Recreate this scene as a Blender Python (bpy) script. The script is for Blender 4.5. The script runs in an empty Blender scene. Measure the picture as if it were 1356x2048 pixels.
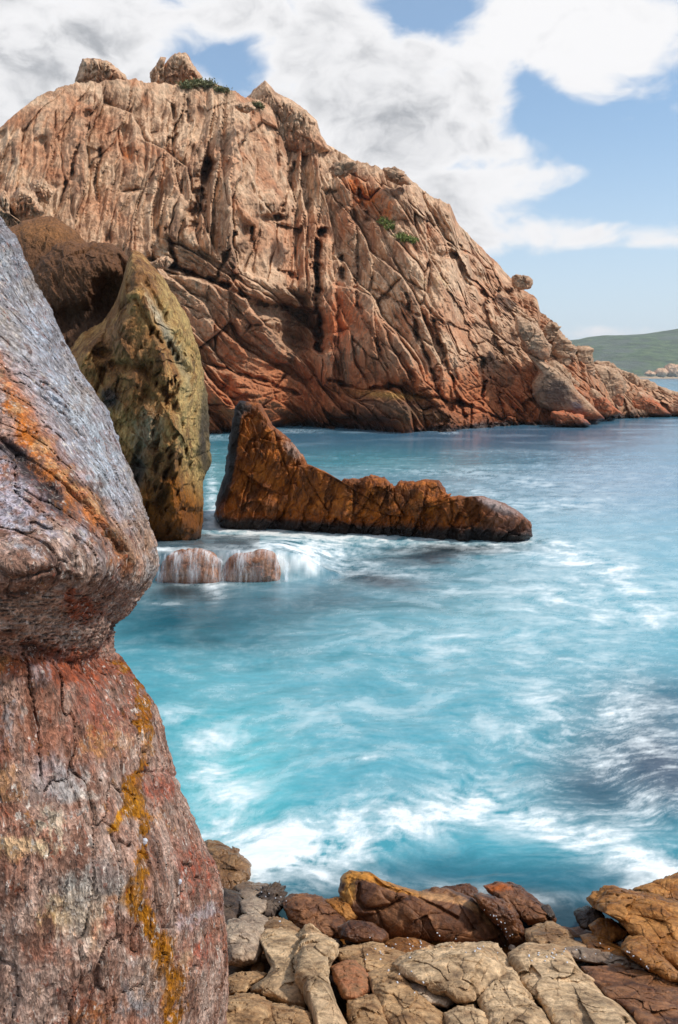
import bpy, math, time
import numpy as np
T0 = time.time()
C = bpy.context.scene.collection
sc = bpy.context.scene
R = math.radians
# ---------------------------------------------------------------- camera
CAMH, FPX, W, H, PITCH = 4.0, 1704.0, 1356.0, 2048.0, R(9.07)
cd = bpy.data.cameras.new('camera'); cam = bpy.data.objects.new('camera', cd); C.objects.link(cam)
cd.sensor_fit = 'VERTICAL'; cd.sensor_height = 24; cd.lens = 24 * FPX / H
cd.clip_start = .05; cd.clip_end = 90000
cam.location = (0, 0, CAMH); cam.rotation_euler = (math.pi/2 - PITCH, 0, 0)
sc.camera = cam
# ---------------------------------------------------------------- light
SUN_EL, SUN_AZ = R(50), R(99)          # azimuth clockwise from +Y (view direction): right and a little behind the camera
EXPOSURE = 0.40
sc.view_settings.view_transform = 'Standard'; sc.view_settings.look = 'None'
sc.view_settings.exposure = EXPOSURE; sc.view_settings.gamma = 1
sl = bpy.data.lights.new('sun', 'SUN'); so = bpy.data.objects.new('sun', sl); C.objects.link(so)
sl.energy = 2.6; sl.angle = R(3); sl.color = (1, .93, .84)
so.rotation_euler = (math.pi/2 - SUN_EL, 0, math.pi - SUN_AZ)
so.location = (20, -10, 30)
sc.cycles.max_bounces = 6; sc.cycles.diffuse_bounces = 4; sc.cycles.transparent_max_bounces = 12

class NT:
    """tiny helper to write node trees"""
    def __init__(s, tree): s.t = tree; s.n = tree.nodes; s.l = tree.links; s.n.clear()
    def node(s, typ, **kw):
        n = s.n.new(typ)
        for k, v in kw.items():
            if k.startswith('_'): s.set(n, int(k[1:]), v)
            else:
                try: setattr(n, k, v)
                except Exception: s.set(n, k, v)
        return n
    def set(s, n, key, v):
        i = n.inputs[key]
        if hasattr(v, 'is_output') or isinstance(v, bpy.types.NodeSocket): s.l.new(v, i)
        else: i.default_value = v
    def m(s, op, a, b=None, c=None, clamp=False):
        n = s.n.new('ShaderNodeMath'); n.operation = op; n.use_clamp = clamp
        for k, v in enumerate((a, b, c)):
            if v is not None: s.set(n, k, v)
        return n.outputs[0]
    def vm(s, op, a, b=None, out=0):
        n = s.n.new('ShaderNodeVectorMath'); n.operation = op
        s.set(n, 0, a)
        if b is not None:
            if op == 'SCALE': s.set(n, 3, b)
            else: s.set(n, 1, b)
        return n.outputs[out]
    def mix(s, f, a, b, mode='MIX'):
        n = s.n.new('ShaderNodeMix'); n.data_type = 'RGBA'; n.blend_type = mode; n.clamp_factor = True
        s.set(n, 0, f); s.set(n, 6, a); s.set(n, 7, b)
        return n.outputs[2]
    def ss(s, x, lo, hi, a=0., b=1.):
        n = s.n.new('ShaderNodeMapRange'); n.interpolation_type = 'SMOOTHSTEP'
        s.set(n, 0, x); s.set(n, 1, lo); s.set(n, 2, hi); s.set(n, 3, a); s.set(n, 4, b)
        return n.outputs[0]
    def noise(s, vec, scale, detail=5, rough=.55, dist=0., out=0):
        n = s.n.new('ShaderNodeTexNoise')
        s.set(n, 'Vector', vec); n.inputs['Scale'].default_value = scale
        n.inputs['Detail'].default_value = detail; n.inputs['Roughness'].default_value = rough
        n.inputs['Distortion'].default_value = dist
        return n.outputs[out]
    def vor(s, vec, scale, feat='F1', rnd=1.):
        n = s.n.new('ShaderNodeTexVoronoi'); n.feature = feat
        s.set(n, 'Vector', vec); n.inputs['Scale'].default_value = scale; n.inputs['Randomness'].default_value = rnd
        return n
    def ramp(s, f, stops):
        n = s.n.new('ShaderNodeValToRGB'); e = n.color_ramp.elements
        while len(e) < len(stops): e.new(.5)
        for q, (p, c) in zip(e, stops): q.position = p; q.color = (*c, 1)
        s.set(n, 0, f); return n.outputs[0]

def ray(px, py):
    """world direction through photo pixel (full size), scaled so that its y component is 1"""
    px = np.asarray(px, float); py = np.asarray(py, float)
    u = (px - W/2) / FPX; v = (H/2 - py) / FPX
    cp, sp = math.cos(PITCH), math.sin(PITCH)
    dy = cp + v*sp; dz = -sp + v*cp
    return u/dy, dz/dy
def at(px, py, Y):
    a, b = ray(px, py)
    return np.stack([a*Y, np.broadcast_to(Y, a.shape)*1.0, CAMH + b*Y], -1)
def dirpx(px, py):
    a, b = ray(px, py); v = np.array([float(a), 1., float(b)]); return v/np.linalg.norm(v)

# ---------------------------------------------------------------- world: Nishita sky with clouds by direction
wd = bpy.data.worlds.new('World'); sc.world = wd; wd.use_nodes = True
nt = NT(wd.node_tree)
sky = nt.node('ShaderNodeTexSky', sky_type='NISHITA', sun_disc=False, sun_elevation=SUN_EL, sun_rotation=SUN_AZ)
sky.air_density = 1.0; sky.dust_density = .6; sky.ozone_density = 1.2
co = nt.node('ShaderNodeTexCoord').outputs['Generated']
dv = nt.vm('NORMALIZE', co)
sep = nt.node('ShaderNodeSeparateXYZ', _0=dv)
ys = nt.m('MAXIMUM', sep.outputs[1], .02)
# direction -> tangent-plane coordinates (azimuth-like a, elevation-like e), in hundreds of photo pixels
sa = nt.m('DIVIDE', nt.m('ARCTAN2', sep.outputs[0], sep.outputs[1]), R(3.2))
se = nt.m('DIVIDE', nt.m('ARCSINE', sep.outputs[2]), R(3.2))
flat = nt.node('ShaderNodeCombineXYZ', _0=sa, _1=se, _2=0.).outputs[0]
# cloud noise in that space, a little stretched sideways
st = nt.vm('MULTIPLY', flat, (.75, 1.25, 1))
wn = nt.node('ShaderNodeTexNoise', Vector=st); wn.inputs['Scale'].default_value = .55; wn.inputs['Detail'].default_value = 3
wv = nt.vm('SCALE', nt.vm('SUBTRACT', wn.outputs['Color'], (.5, .5, .5)), 1.5)
stw = nt.vm('ADD', st, wv)
fine = nt.noise(stw, .95, 10, .53)
low = nt.noise(stw, .33, 4, .5)
def deg(px, py):
    d = dirpx(px, py); return math.atan2(d[0], d[1])/R(3.2), math.asin(d[2])/R(3.2)
def cloudmask(px, py, rx, ry, amp):
    a0, e0 = deg(px, py); K = FPX*R(3.2)
    rx, ry = rx/K, ry/K
    x = nt.m('DIVIDE', nt.m('SUBTRACT', sa, a0), rx); y = nt.m('DIVIDE', nt.m('SUBTRACT', se, e0), ry)
    q = nt.m('ADD', nt.m('MULTIPLY', x, x), nt.m('MULTIPLY', y, y))
    return nt.m('MULTIPLY', nt.m('POWER', 2.718, nt.m('MULTIPLY', q, -1.)), amp)
CLOUDS = [(60, 120, 420, 230, .62), (420, -20, 330, 90, .4), (640, 40, 120, 60, .35), (840, 190, 260, 160, .72), (690, 260, 200, 110, .35),
          (1090, 30, 170, 75, .62), (1260, 110, 190, 85, .62), (930, 400, 170, 90, .62), (1120, 350, 70, 40, .38),
          (1120, 468, 230, 32, .62), (1290, 488, 110, 14, .3), (1240, 664, 190, 16, .42), (-300, 300, 400, 200, .5), (1045, 290, 40, 28, .25),
          (830, 15, 130, 40, -.85), (430, 120, 110, 50, -.42), (1050, 130, 44, 80, -.5), (1000, 330, 200, 14, -.2), (1190, 400, 110, 40, -.3), (230, 40, 120, 40, -.1), (1250, 300, 160, 110, -.35), (560, 215, 90, 60, -.1), (950, 600, 500, 60, -.3), (1090, 215, 70, 50, -.5)]
dens = None
for c_ in CLOUDS:
    q = cloudmask(*c_); dens = q if dens is None else nt.m('ADD', dens, q)
# behind the camera: broken cloud everywhere, so that the light is soft
back = nt.ss(sep.outputs[1], -.1, .5, .3, 0.)
high = nt.ss(sep.outputs[2], .62, .9, 0., .3)
dens = nt.m('ADD', nt.m('ADD', dens, back), high)
tex = nt.m('MULTIPLY', nt.m('SUBTRACT', fine, .5), 1.7)
tot = nt.m('ADD', dens, nt.m('ADD', tex, nt.m('MULTIPLY', nt.m('SUBTRACT', low, .5), .5)))
cov = nt.ss(tot, .10, .62)
thick = nt.ss(tot, .45, 1.05)
shade = nt.noise(nt.vm('ADD', stw, (.3, .35, 3.)), .6, 7, .6)
grey = nt.m('MULTIPLY', thick, nt.m('ADD', nt.ss(shade, .30, .72, .85, .0), nt.m('ADD', cloudmask(800, 240, 240, 100, .38), nt.m('ADD', cloudmask(230, 90, 420, 150, .35), cloudmask(1210, 60, 240, 110, -.8)))), clamp=True)
puff = nt.noise(nt.vm('ADD', stw, (.12, .16, 6.)), 1.5, 9, .6)
grey = nt.m('MULTIPLY', grey, nt.ss(puff, .34, .62, 1.1, .35), clamp=True)
ccol = nt.mix(grey, (9.9, 9.85, 9.95, 1), (4.6, 4.75, 5.05, 1))
# pale veil towards the horizon
base = nt.mix(nt.ss(sep.outputs[2], -.02, .30, .85, .22), nt.vm('MULTIPLY', sky.outputs[0], (.95, 1.36, 1.55)), (7.6, 8.5, 9.6, 1))
skyc = nt.mix(nt.m('MULTIPLY', cov, nt.ss(sep.outputs[2], -.02, .01)), base, ccol)
bg = nt.node('ShaderNodeBackground', _0=skyc, _1=.075)
nt.l.new(bg.outputs[0], nt.node('ShaderNodeOutputWorld').inputs[0])

# ---------------------------------------------------------------- numpy noise
U = np.uint32
def _hash(ix, iy, iz, seed):
    h = (ix.astype(U)*U(0x8da6b343)) ^ (iy.astype(U)*U(0xd8163841)) ^ (iz.astype(U)*U(0xcb1ab31f)) ^ U((seed*0x9E3779B1) & 0xffffffff)
    h ^= h >> U(15); h *= U(0x2c1b3c6d); h ^= h >> U(12); h *= U(0x297a2d39); h ^= h >> U(15)
    return h
def perlin(p, seed=0):
    p = np.asarray(p, np.float32); i = np.floor(p); f = p - i; i = i.astype(np.int32)
    w = f*f*f*(f*(f*6-15)+10)
    out = np.zeros(p.shape[:-1], np.float32)
    for dx in (0, 1):
        wx = w[..., 0] if dx else 1-w[..., 0]
        for dy in (0, 1):
            wy = w[..., 1] if dy else 1-w[..., 1]
            for dz in (0, 1):
                wz = w[..., 2] if dz else 1-w[..., 2]
                h = _hash(i[..., 0]+dx, i[..., 1]+dy, i[..., 2]+dz, seed)
                g = ((h & U(1023)).astype(np.float32)/511.5-1)*(f[..., 0]-dx) \
                  + (((h >> U(10)) & U(1023)).astype(np.float32)/511.5-1)*(f[..., 1]-dy) \
                  + (((h >> U(20)) & U(1023)).astype(np.float32)/511.5-1)*(f[..., 2]-dz)
                out += g*wx*wy*wz
    return out
def fbm(p, oct=4, seed=0, gain=.5, lac=2.03):
    o = 0; a = 1.
    for k in range(oct):
        o = o + a*perlin(p, seed+k*17); a *= gain; p = p*lac + 3.7
    return o
def ridged(p, oct=4, seed=0, gain=.5):
    o = 0; a = 1.
    for k in range(oct):
        o = o + a*(1-np.abs(perlin(p, seed+k*13))*2.2); a *= gain; p = p*2.07 + 1.3
    return o
def worley(p, seed=0, two=False):
    """F1, F2, offset to the nearest point, three random numbers of its cell.  two=True: only in the first two axes"""
    p = np.asarray(p, np.float32); i = np.floor(p).astype(np.int32); sh = p.shape[:-1]
    f1 = np.full(sh, 9, np.float32); f2 = f1.copy(); hid = np.zeros(sh, U); dx_ = np.zeros(p.shape, np.float32)
    for a in (-1, 0, 1):
        for b in (-1, 0, 1):
            for c in ((0,) if two else (-1, 0, 1)):
                h = _hash(i[..., 0]+a, i[..., 1]+b, (i[..., 2]+c) if not two else i[..., 2]*0, seed)
                d0 = i[..., 0]+a+(h & U(1023)).astype(np.float32)/1023 - p[..., 0]
                d1 = i[..., 1]+b+((h >> U(10)) & U(1023)).astype(np.float32)/1023 - p[..., 1]
                d2 = (i[..., 2]+c+((h >> U(20)) & U(1023)).astype(np.float32)/1023 - p[..., 2]) if not two else 0*d0
                d = np.sqrt(d0*d0+d1*d1+d2*d2)
                near = d < f1
                f2 = np.where(near, f1, np.minimum(f2, d)); f1 = np.where(near, d, f1)
                hid = np.where(near, h, hid)
                dx_[..., 0] = np.where(near, d0, dx_[..., 0]); dx_[..., 1] = np.where(near, d1, dx_[..., 1]); dx_[..., 2] = np.where(near, d2, dx_[..., 2])
    z = hid.copy(); z ^= z >> U(16); z *= U(0x7feb352d); z ^= z >> U(15); z *= U(0x846ca68b); z ^= z >> U(16)
    r = np.stack([(z & U(1023)), (z >> U(10)) & U(1023), (z >> U(20)) & U(1023)], -1).astype(np.float32)/1023
    return f1, f2, dx_, r
def sstep(x, a, b):
    t = np.clip((x-a)/(b-a), 0, 1); return t*t*(3-2*t)
def facets(p, seed, tilt=1., step=.35, crack=.5, cw=.07, two=False):
    """broken blocks: every cell has its own offset and tilt, with open joints between them. unit = cell"""
    f1, f2, d, r = worley(p, seed, two)
    g = (r-.5)*2
    pl = -(d*g).sum(-1)*tilt
    return pl + (r[..., 0]*.6+r[..., 1]*.4-.5)*2*step - crack*np.exp(-((f2-f1)/cw)), f2-f1, r
def segdist(px, py, pts):
    best = np.full(np.shape(px), 1e9)
    for (x0, y0), (x1, y1) in zip(pts[:-1], pts[1:]):
        dx, dy = x1-x0, y1-y0; L = dx*dx+dy*dy+1e-9
        t = np.clip(((px-x0)*dx+(py-y0)*dy)/L, 0, 1)
        best = np.minimum(best, np.hypot(px-x0-t*dx, py-y0-t*dy))
    return best
def ell(px, py, cx, cy, rx, ry, ang=0, p=2):
    a = R(ang); x = (px-cx)*math.cos(a)+(py-cy)*math.sin(a); y = -(px-cx)*math.sin(a)+(py-cy)*math.cos(a)
    return np.exp(-((x/rx)**2+(y/ry)**2)**(p/2))

# ---------------------------------------------------------------- mesh building
def mesh_obj(name, verts, quads, mat, tris=None, attrs=None, parent=None, origin=None, smooth=True):
    verts = np.asarray(verts, np.float32).reshape(-1, 3)
    if origin is None:
        lo = verts.min(0); hi = verts.max(0); origin = ((lo+hi)/2); origin[2] = max(lo[2], -1.)
    origin = np.asarray(origin, np.float32)
    me = bpy.data.meshes.new(name)
    nq = 0 if quads is None else len(quads); ntr = 0 if tris is None else len(tris)
    me.vertices.add(len(verts)); me.vertices.foreach_set('co', (verts-origin).ravel())
    loops = []; starts = []
    if nq: loops.append(np.asarray(quads).ravel()); starts.append(np.arange(nq)*4)
    if ntr: loops.append(np.asarray(tris).ravel()); starts.append(nq*4+np.arange(ntr)*3)
    loops = np.concatenate(loops).astype(np.int32); starts = np.concatenate(starts).astype(np.int32)
    me.loops.add(len(loops)); me.loops.foreach_set('vertex_index', loops)
    me.polygons.add(len(starts)); me.polygons.foreach_set('loop_start', starts)
    me.update(calc_edges=True)
    me.polygons.foreach_set('use_smooth', np.full(len(starts), smooth))
    for k, v in (attrs or {}).items():
        v = np.asarray(v, np.float32)
        if v.ndim == 2:
            at_ = me.attributes.new(k, 'FLOAT_COLOR', 'POINT'); at_.data.foreach_set('color', v.ravel())
        else:
            at_ = me.attributes.new(k, 'FLOAT', 'POINT'); at_.data.foreach_set('value', v.ravel())
    me.materials.append(mat)
    o = bpy.data.objects.new(name, me); C.objects.link(o); o.location = origin
    if parent is not None: o.parent = parent; o.location = origin - np.array(parent.location)
    return o
def tag(o, label=None, cat=None, group=None, kind=None):
    if label: o['label'] = label
    if cat: o['category'] = cat
    if group: o['group'] = group
    if kind: o['kind'] = kind
    return o
def gridquads(n, m, wrap=False, off=0, flip=False):
    i = np.arange(n-1)[:, None]; j = np.arange(m if wrap else m-1)[None]
    j2 = (j+1) % m
    q = np.stack([i*m+j, i*m+j2, (i+1)*m+j2, (i+1)*m+j], -1).reshape(-1, 4)+off
    return q[:, ::-1] if flip else q
def lin(c):   # sRGB 0-255 -> linear
    c = np.asarray(c, float)/255; return tuple(np.where(c <= .04045, c/12.92, ((c+.055)/1.055)**2.4))

# ---------------------------------------------------------------- rock material
def rock_mat(name, cols, scale=1., stretch=(1, 1, .35), rot=(0, 0, 0), grain=.35, gscale=30., bump=.6, bdist=.02, speck=None, rough=.8, hue=.5, con=1., sat=1.08):
    """cols: (dark, mid, light, accent) linear albedos. paint (rgba) and wet come from the mesh: mineral colour, stains, some painted light, and wetness"""
    mt = bpy.data.materials.new(name); mt.use_nodes = True; t = NT(mt.node_tree)
    oc = t.node('ShaderNodeTexCoord').outputs['Object']
    mp = t.node('ShaderNodeMapping', _0=oc); mp.inputs['Rotation'].default_value = rot; mp.inputs['Scale'].default_value = [s*scale for s in stretch]
    v = mp.outputs[0]
    iso = t.vm('SCALE', oc, scale)
    n1 = t.noise(v, 1.6, 9, .62, .6)
    n2 = t.noise(iso, .55, 5, .55, .3)
    n3 = t.noise(v, 7., 8, .68, .2)
    col = t.ramp(n1, [(.30, cols[0]), (.44, cols[1]), (.60, cols[2]), (.74, cols[1])])
    col = t.mix(t.m('MULTIPLY', t.ss(n2, .46, .66), hue), col, (*cols[3], 1))
    # mineral grain: little crystals with their own tone
    gv = t.vor(t.vm('ADD', v, t.vm('SCALE', t.node('ShaderNodeTexNoise', Vector=v).outputs['Color'], .2)), gscale)
    gs = t.node('ShaderNodeSeparateColor', _0=gv.outputs['Color'])
    k = t.m('ADD', 1-.0, t.m('MULTIPLY', t.m('SUBTRACT', gs.outputs[0], .5), grain*2))
    k = t.m('MULTIPLY', k, t.ss(n3, .25, .7, 1-.38*con, 1+.32*con))
    pa = t.node('ShaderNodeAttribute', attribute_name='paint')
    edge = t.m('ADD', pa.outputs['Alpha'], t.m('MULTIPLY', t.m('SUBTRACT', t.m('ADD', t.m('MULTIPLY', n1, .5), t.m('MULTIPLY', n3, .5)), .5), 1.5))
    pf = t.m('MULTIPLY', t.ss(edge, .3, .72), t.ss(pa.outputs['Alpha'], .02, .2))
    col = t.mix(pf, col, pa.outputs['Color'])
    if speck:
        for (sc_, thr, c_, st_) in speck:
            sv = t.noise(t.vm('ADD', v, (thr*90, 3., 7.)), sc_, 5, .72, .4)
            f = t.m('MULTIPLY', t.ss(sv, thr, thr+.035), st_)
            f = t.m('MULTIPLY', f, t.ss(t.noise(t.vm('ADD', iso, (thr*40, 9., 2.)), 1.3, 4, .6), .4, .6, .35, 1.))
            col = t.mix(f, col, (*c_, 1))
    col = t.vm('MULTIPLY', col, t.node('ShaderNodeCombineXYZ', _0=k, _1=k, _2=k).outputs[0])
    wt = t.node('ShaderNodeAttribute', attribute_name='wet').outputs['Fac']
    wn_ = t.m('MULTIPLY', wt, t.ss(n2, .25, .6, .7, 1.))
    col = t.vm('MULTIPLY', col, t.node('ShaderNodeCombineXYZ', _0=t.m('SUBTRACT', 1., t.m('MULTIPLY', wn_, .5)), _1=t.m('SUBTRACT', 1., t.m('MULTIPLY', wn_, .56)), _2=t.m('SUBTRACT', 1., t.m('MULTIPLY', wn_, .6))).outputs[0])
    hs_ = t.node('ShaderNodeHueSaturation'); hs_.inputs['Saturation'].default_value = sat; t.l.new(col, hs_.inputs['Color']); col = hs_.outputs[0]
    b1 = t.m('ADD', t.m('MULTIPLY', n3, 1.), t.m('MULTIPLY', gv.outputs['Distance'], .35))
    b1 = t.m('ADD', b1, t.m('MULTIPLY', n1, .8))
    bp = t.node('ShaderNodeBump'); bp.inputs['Strength'].default_value = bump; bp.inputs['Distance'].default_value = bdist
    t.l.new(b1, bp.inputs['Height'])
    p = t.node('ShaderNodeBsdfPrincipled')
    t.l.new(col, p.inputs['Base Color']); t.l.new(bp.outputs[0], p.inputs['Normal'])
    t.l.new(t.m('SUBTRACT', rough, t.m('MULTIPLY', wn_, rough-.28)), p.inputs['Roughness'])
    p.inputs['Specular IOR Level'].default_value = .35
    t.l.new(p.outputs[0], t.node('ShaderNodeOutputMaterial').inputs[0])
    return mt

def paintbuf(n): return np.zeros((n, 4), np.float32)
def lay(buf, colr, a):
    """lay a colour with coverage a (0-1) on the paint buffer"""
    a = np.clip(np.ravel(a), 0, 1)[:, None].astype(np.float32); c = np.array(colr, np.float32)[None]
    oa = buf[:, 3:4]; na = a + oa*(1-a)
    buf[:, :3] = np.where(na > 1e-5, (c*a + buf[:, :3]*oa*(1-a))/np.maximum(na, 1e-5), buf[:, :3]); buf[:, 3:4] = na

# albedos
BEIGE = lin((196, 160, 134)); PINK = lin((176, 128, 104)); PALE = lin((216, 190, 166)); BROWN = lin((120, 84, 64))
ORANGE = lin((196, 104, 52)); RUST = lin((150, 72, 38)); BLACK = lin((38, 32, 30)); OCHRE = lin((176, 112, 30)); TANC = lin((190, 154, 112))

M_cliff = rock_mat('cliff_stone', (lin((122, 92, 74)), lin((172, 138, 112)), lin((204, 174, 146)), lin((174, 116, 84))), scale=.35, stretch=(1, 1, .4), grain=.12, gscale=14, bump=.7, bdist=.25, hue=.55, con=1.25)
M_block = rock_mat('headland_block_stone', (lin((120, 96, 78)), lin((158, 128, 104)), lin((190, 160, 134)), lin((168, 112, 82))), scale=.6, stretch=(.6, .6, 2.2), grain=.12, gscale=14, bump=.7, bdist=.15, hue=.5)

# ---------------------------------------------------------------- the headland
t1 = time.time()
TOP = [(-260, 420), (-120, 330), (-40, 280), (0, 255), (30, 228), (60, 205), (75, 193), (110, 179), (135, 172), (150, 163), (165, 164), (200, 164), (240, 158), (250, 158), (285, 162), (320, 168), (400, 168), (430, 170), (455, 176),
       (480, 190), (500, 196), (545, 210), (600, 240), (640, 268), (652, 286), (700, 316), (740, 330), (770, 339), (800, 341), (815, 352), (830, 368), (860, 390), (900, 408), (908, 430), (915, 446), (950, 482), (990, 522),
       (1022, 556), (1050, 578), (1065, 590), (1075, 602), (1080, 622), (1110, 647), (1135, 682), (1170, 712), (1186, 735), (1240, 748), (1275, 775), (1320, 780), (1356, 795), (1420, 815), (1500, 850)]
BASE = [(-260, 900), (400, 866), (470, 866), (540, 860), (590, 852), (700, 857), (800, 862), (890, 864), (930, 858), (1000, 850), (1100, 850), (1180, 848), (1210, 840), (1345, 832), (1500, 850)]
nx, ny = 1300, 540
pxs = np.linspace(-160, 1460, nx)
top = np.interp(pxs, *zip(*TOP)); bas = np.interp(pxs, *zip(*BASE))
top = top + 7.*fbm(np.stack([pxs/20, pxs*0, pxs*0], -1), 5, 5, .6) * np.clip((pxs-20)/100, .4, 1)
dep = lambda py: -ray(0*py, py)[1]
Yb = CAMH/np.maximum(dep(bas), .03)
k_ = np.exp(-np.linspace(-1, 1, 61)**2*3); Yb = np.convolve(np.pad(Yb, 30, 'edge'), k_/k_.sum(), 'valid')
dT = np.interp(pxs, [-200, 0, 300, 520, 700, 900, 1000, 1100, 1180, 1300, 1460], [14, 14, 17, 19, 21, 24, 22, 15, 8, 5, 3])
s = np.linspace(0, 1, ny)[None, :]
PX = np.repeat(pxs[:, None], ny, 1)
PY = bas[:, None] + (top-bas)[:, None]*s
g = .35*s + .65*s**2.2
Yd = Yb[:, None] + dT[:, None]*g
P = at(PX, PY, Yd)
X, Zc = P[..., 0], P[..., 2]
def cross(ang):      # across / along coordinates for fins leaning by ang degrees (positive: top leans left)
    a = R(ang); return X*math.cos(a)+Zc*math.sin(a), -X*math.sin(a)+Zc*math.cos(a)
warp = fbm(np.stack([X*.16, Zc*.10, X*0+2], -1), 3, 11)*1.0
warp2 = fbm(np.stack([X*.8, Zc*.5, X*0+2], -1), 3, 12)*.14
def fins(ang, seed, wa=1.5, wb=7.):
    a, b = cross(ang); a = a+warp+warp2+1.1*perlin(np.stack([a/3.2, b/22, 0*a], -1), seed+12); b = b+warp*.7
    z0 = a*0
    aw = a + .16*fbm(np.stack([a/.6, b/1.6, z0], -1), 2, seed+9)
    def lay_(wa_, wb_, sd, saw, step, crack, cw):
        f1, f2, d, r = worley(np.stack([aw/wa_, b/wb_, z0], -1), sd, True)
        return -d[..., 0]*saw*(.35+1.3*r[..., 2]) - d[..., 1]*(r[..., 1]-.5)*1.2 + (r[..., 0]-.5)*2*step - crack*r[..., 1]*np.exp(-((f2-f1)/cw)), f2-f1
    h1, e1 = lay_(wa*2.4, wb*1.4, seed, .5, .40, .30, .04)
    h2, e2 = lay_(wa, wb, seed+1, .9, .42, .45, .05)
    h3, e3 = lay_(wa*.36, wb*.3, seed+2, .8, .36, .5, .07)
    h4, e4 = lay_(wa*.15, wb*.1, seed+4, .8, .4, .4, .1)
    rd = ridged(np.stack([aw/(wa*.7), b/(wb*1.2), z0], -1), 5, seed+3, .6)
    ln = np.exp(-(np.abs(perlin(np.stack([aw/(wa*1.1), b/(wb*1.6), z0+4], -1), seed+5))/.025)**2) + .35*np.exp(-(np.abs(perlin(np.stack([aw/(wa*2.2), b/(wb*.5), z0+8], -1), seed+6))/.02)**2)
    return 2.2*h1 + 2.0*h2 + .50*h3 + .11*h4 + .20*rd - .34*ln, np.minimum(e1, e2)
hA, eA = fins(1, 100, 1.5, 10.)
hB, eB = fins(22, 200, 1.5, 6.5)
hC, eC = fins(48, 300, 1.3, 4.6)
ptn = fbm(np.stack([X*.2, Zc*.2, X*0], -1), 3, 7)
mB = sstep(PX-(PY-450)*.12+ptn*70, 600, 700)
mC = np.clip(sstep(PX+ptn*60, 860, 960)*sstep(PY, 560, 650) + sstep(PY-(PX-330)*.34+ptn*30, 470, 500)*sstep(PX, 290, 340)*(1-sstep(PX, 610, 650)) + sstep(PY+ptn*40, 740, 790), 0, 1)
wA = (1-mB)*(1-mC); wB = mB*(1-mC); wC = mC
Hh = hA*wA + hB*wB + hC*wC
# smoother rock on the left flank, rounded blocks to the right
xw_ = X + .9*fbm(np.stack([X/2.2, Zc/2.2, X*0], -1), 4, 401, .6); zw_ = Zc + .9*fbm(np.stack([X/2.2, Zc/2.2, X*0+7], -1), 4, 402, .6)
rb, re_, rr = facets(np.stack([(xw_*.8+zw_*.6)/2.6, (-xw_*.6+zw_*.8)/4.2, X*0], -1), 400, .9, .45, .3, .05, True)
rb2, _, _ = facets(np.stack([(xw_*.8+zw_*.6)/1.1, (-xw_*.6+zw_*.8)/1.5, X*0], -1), 404, .8, .4, .3, .07, True); rb = rb + .35*rb2
mR = sstep(PX+(PY-600)*.2+ptn*60, 820, 930)
Hh = Hh*(1-.5*mR) + rb*1.7*mR
leftm = 1-sstep(PX, 120, 260)
Hh = Hh*(1-.45*leftm)
# big forms
Hh = Hh + 2.6*fbm(np.stack([X*.09, Zc*.07, X*0], -1), 3, 31)
# weathered hollows (tafoni)
f1, f2, _, r_ = worley(np.stack([X/1.5+warp2, Zc/2.6+warp2, X*0], -1), 77, True)
pit = np.exp(-(f1/.2)**2)*(r_[..., 2] > .6)*sstep(ptn, -.2, .15)
Hh = Hh - 1.0*pit
f1, f2, _, r_ = worley(np.stack([X/.6+warp2*2, Zc/.75, X*0], -1), 79, True)
Hh = Hh - .28*np.exp(-(f1/.25)**2)*(r_[..., 2] > .82)*sstep(ptn, -.1, .25)
Hh = Hh + .20*fbm(np.stack([X*1.5, Zc*1.1, X*0], -1), 5, 55, .6)*.8
# the large fissures, hollows and ledges of this face
gmod = fbm(np.stack([PX/24, PY/24, PX*0+9], -1), 3, 63)
ddx = PX + 7*fbm(np.stack([PX/26, PY/26, PX*0], -1), 5, 61, .6); ddy = PY + 5*fbm(np.stack([PX/30, PY/30, PX*0+4], -1), 3, 62)
GROOVES = [([(643, 462), (634, 500), (632, 561), (637, 620), (640, 700)], 8, 5.0), ([(300, 518), (380, 545), (430, 562), (520, 604), (630, 622)], 6, 2.6),
           ([(416, 331), (400, 380), (391, 401), (386, 451)], 12, 2.6), ([(505, 455), (502, 480), (508, 500)], 4, 1.5), ([(175, 222), (176, 256)], 5, 1.4),
           ([(683, 512), (686, 556)], 6, 2.2), ([(865, 641), (885, 700), (912, 788), (930, 835)], 4, 1.6), ([(812, 588), (840, 680), (871, 760)], 4, 1.6),
           ([(700, 342), (720, 390), (738, 440)], 5, 1.6), ([(965, 708), (967, 790)], 5, 2.0), ([(590, 330), (572, 390), (560, 440)], 4, 1.4), ([(470, 470), (448, 520), (432, 560)], 4, 1.8),
           ([(200, 300), (190, 350), (193, 400)], 4, 1.2), ([(160, 290), (140, 350), (122, 400)], 4, 1.1), ([(345, 215), (352, 260), (345, 300)], 4, 1.2), ([(375, 200), (378, 240)], 4, 1.2),
           ([(330, 460), (345, 500), (350, 530)], 5, 1.5), ([(705, 560), (720, 620), (760, 700)], 3.5, 1.3), ([(780, 770), (830, 790), (890, 800)], 4, 1.3), ([(660, 760), (720, 778), (800, 772)], 4, 1.4),
           ([(430, 735), (520, 760), (600, 790)], 4, 1.1), ([(745, 580), (790, 600), (850, 640)], 4, 1.0), ([(1000, 600), (1040, 650), (1060, 700)], 5, 1.8), ([(600, 560), (560, 540)], 5, 1.2),
           ([(930, 560), (985, 600), (1000, 640)], 5, 1.3), ([(905, 800), (960, 820), (1000, 840)], 4, 1.2), ([(560, 330), (548, 300), (556, 270)], 4, 1.0), ([(620, 400), (600, 460)], 4, 1.2)]
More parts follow.
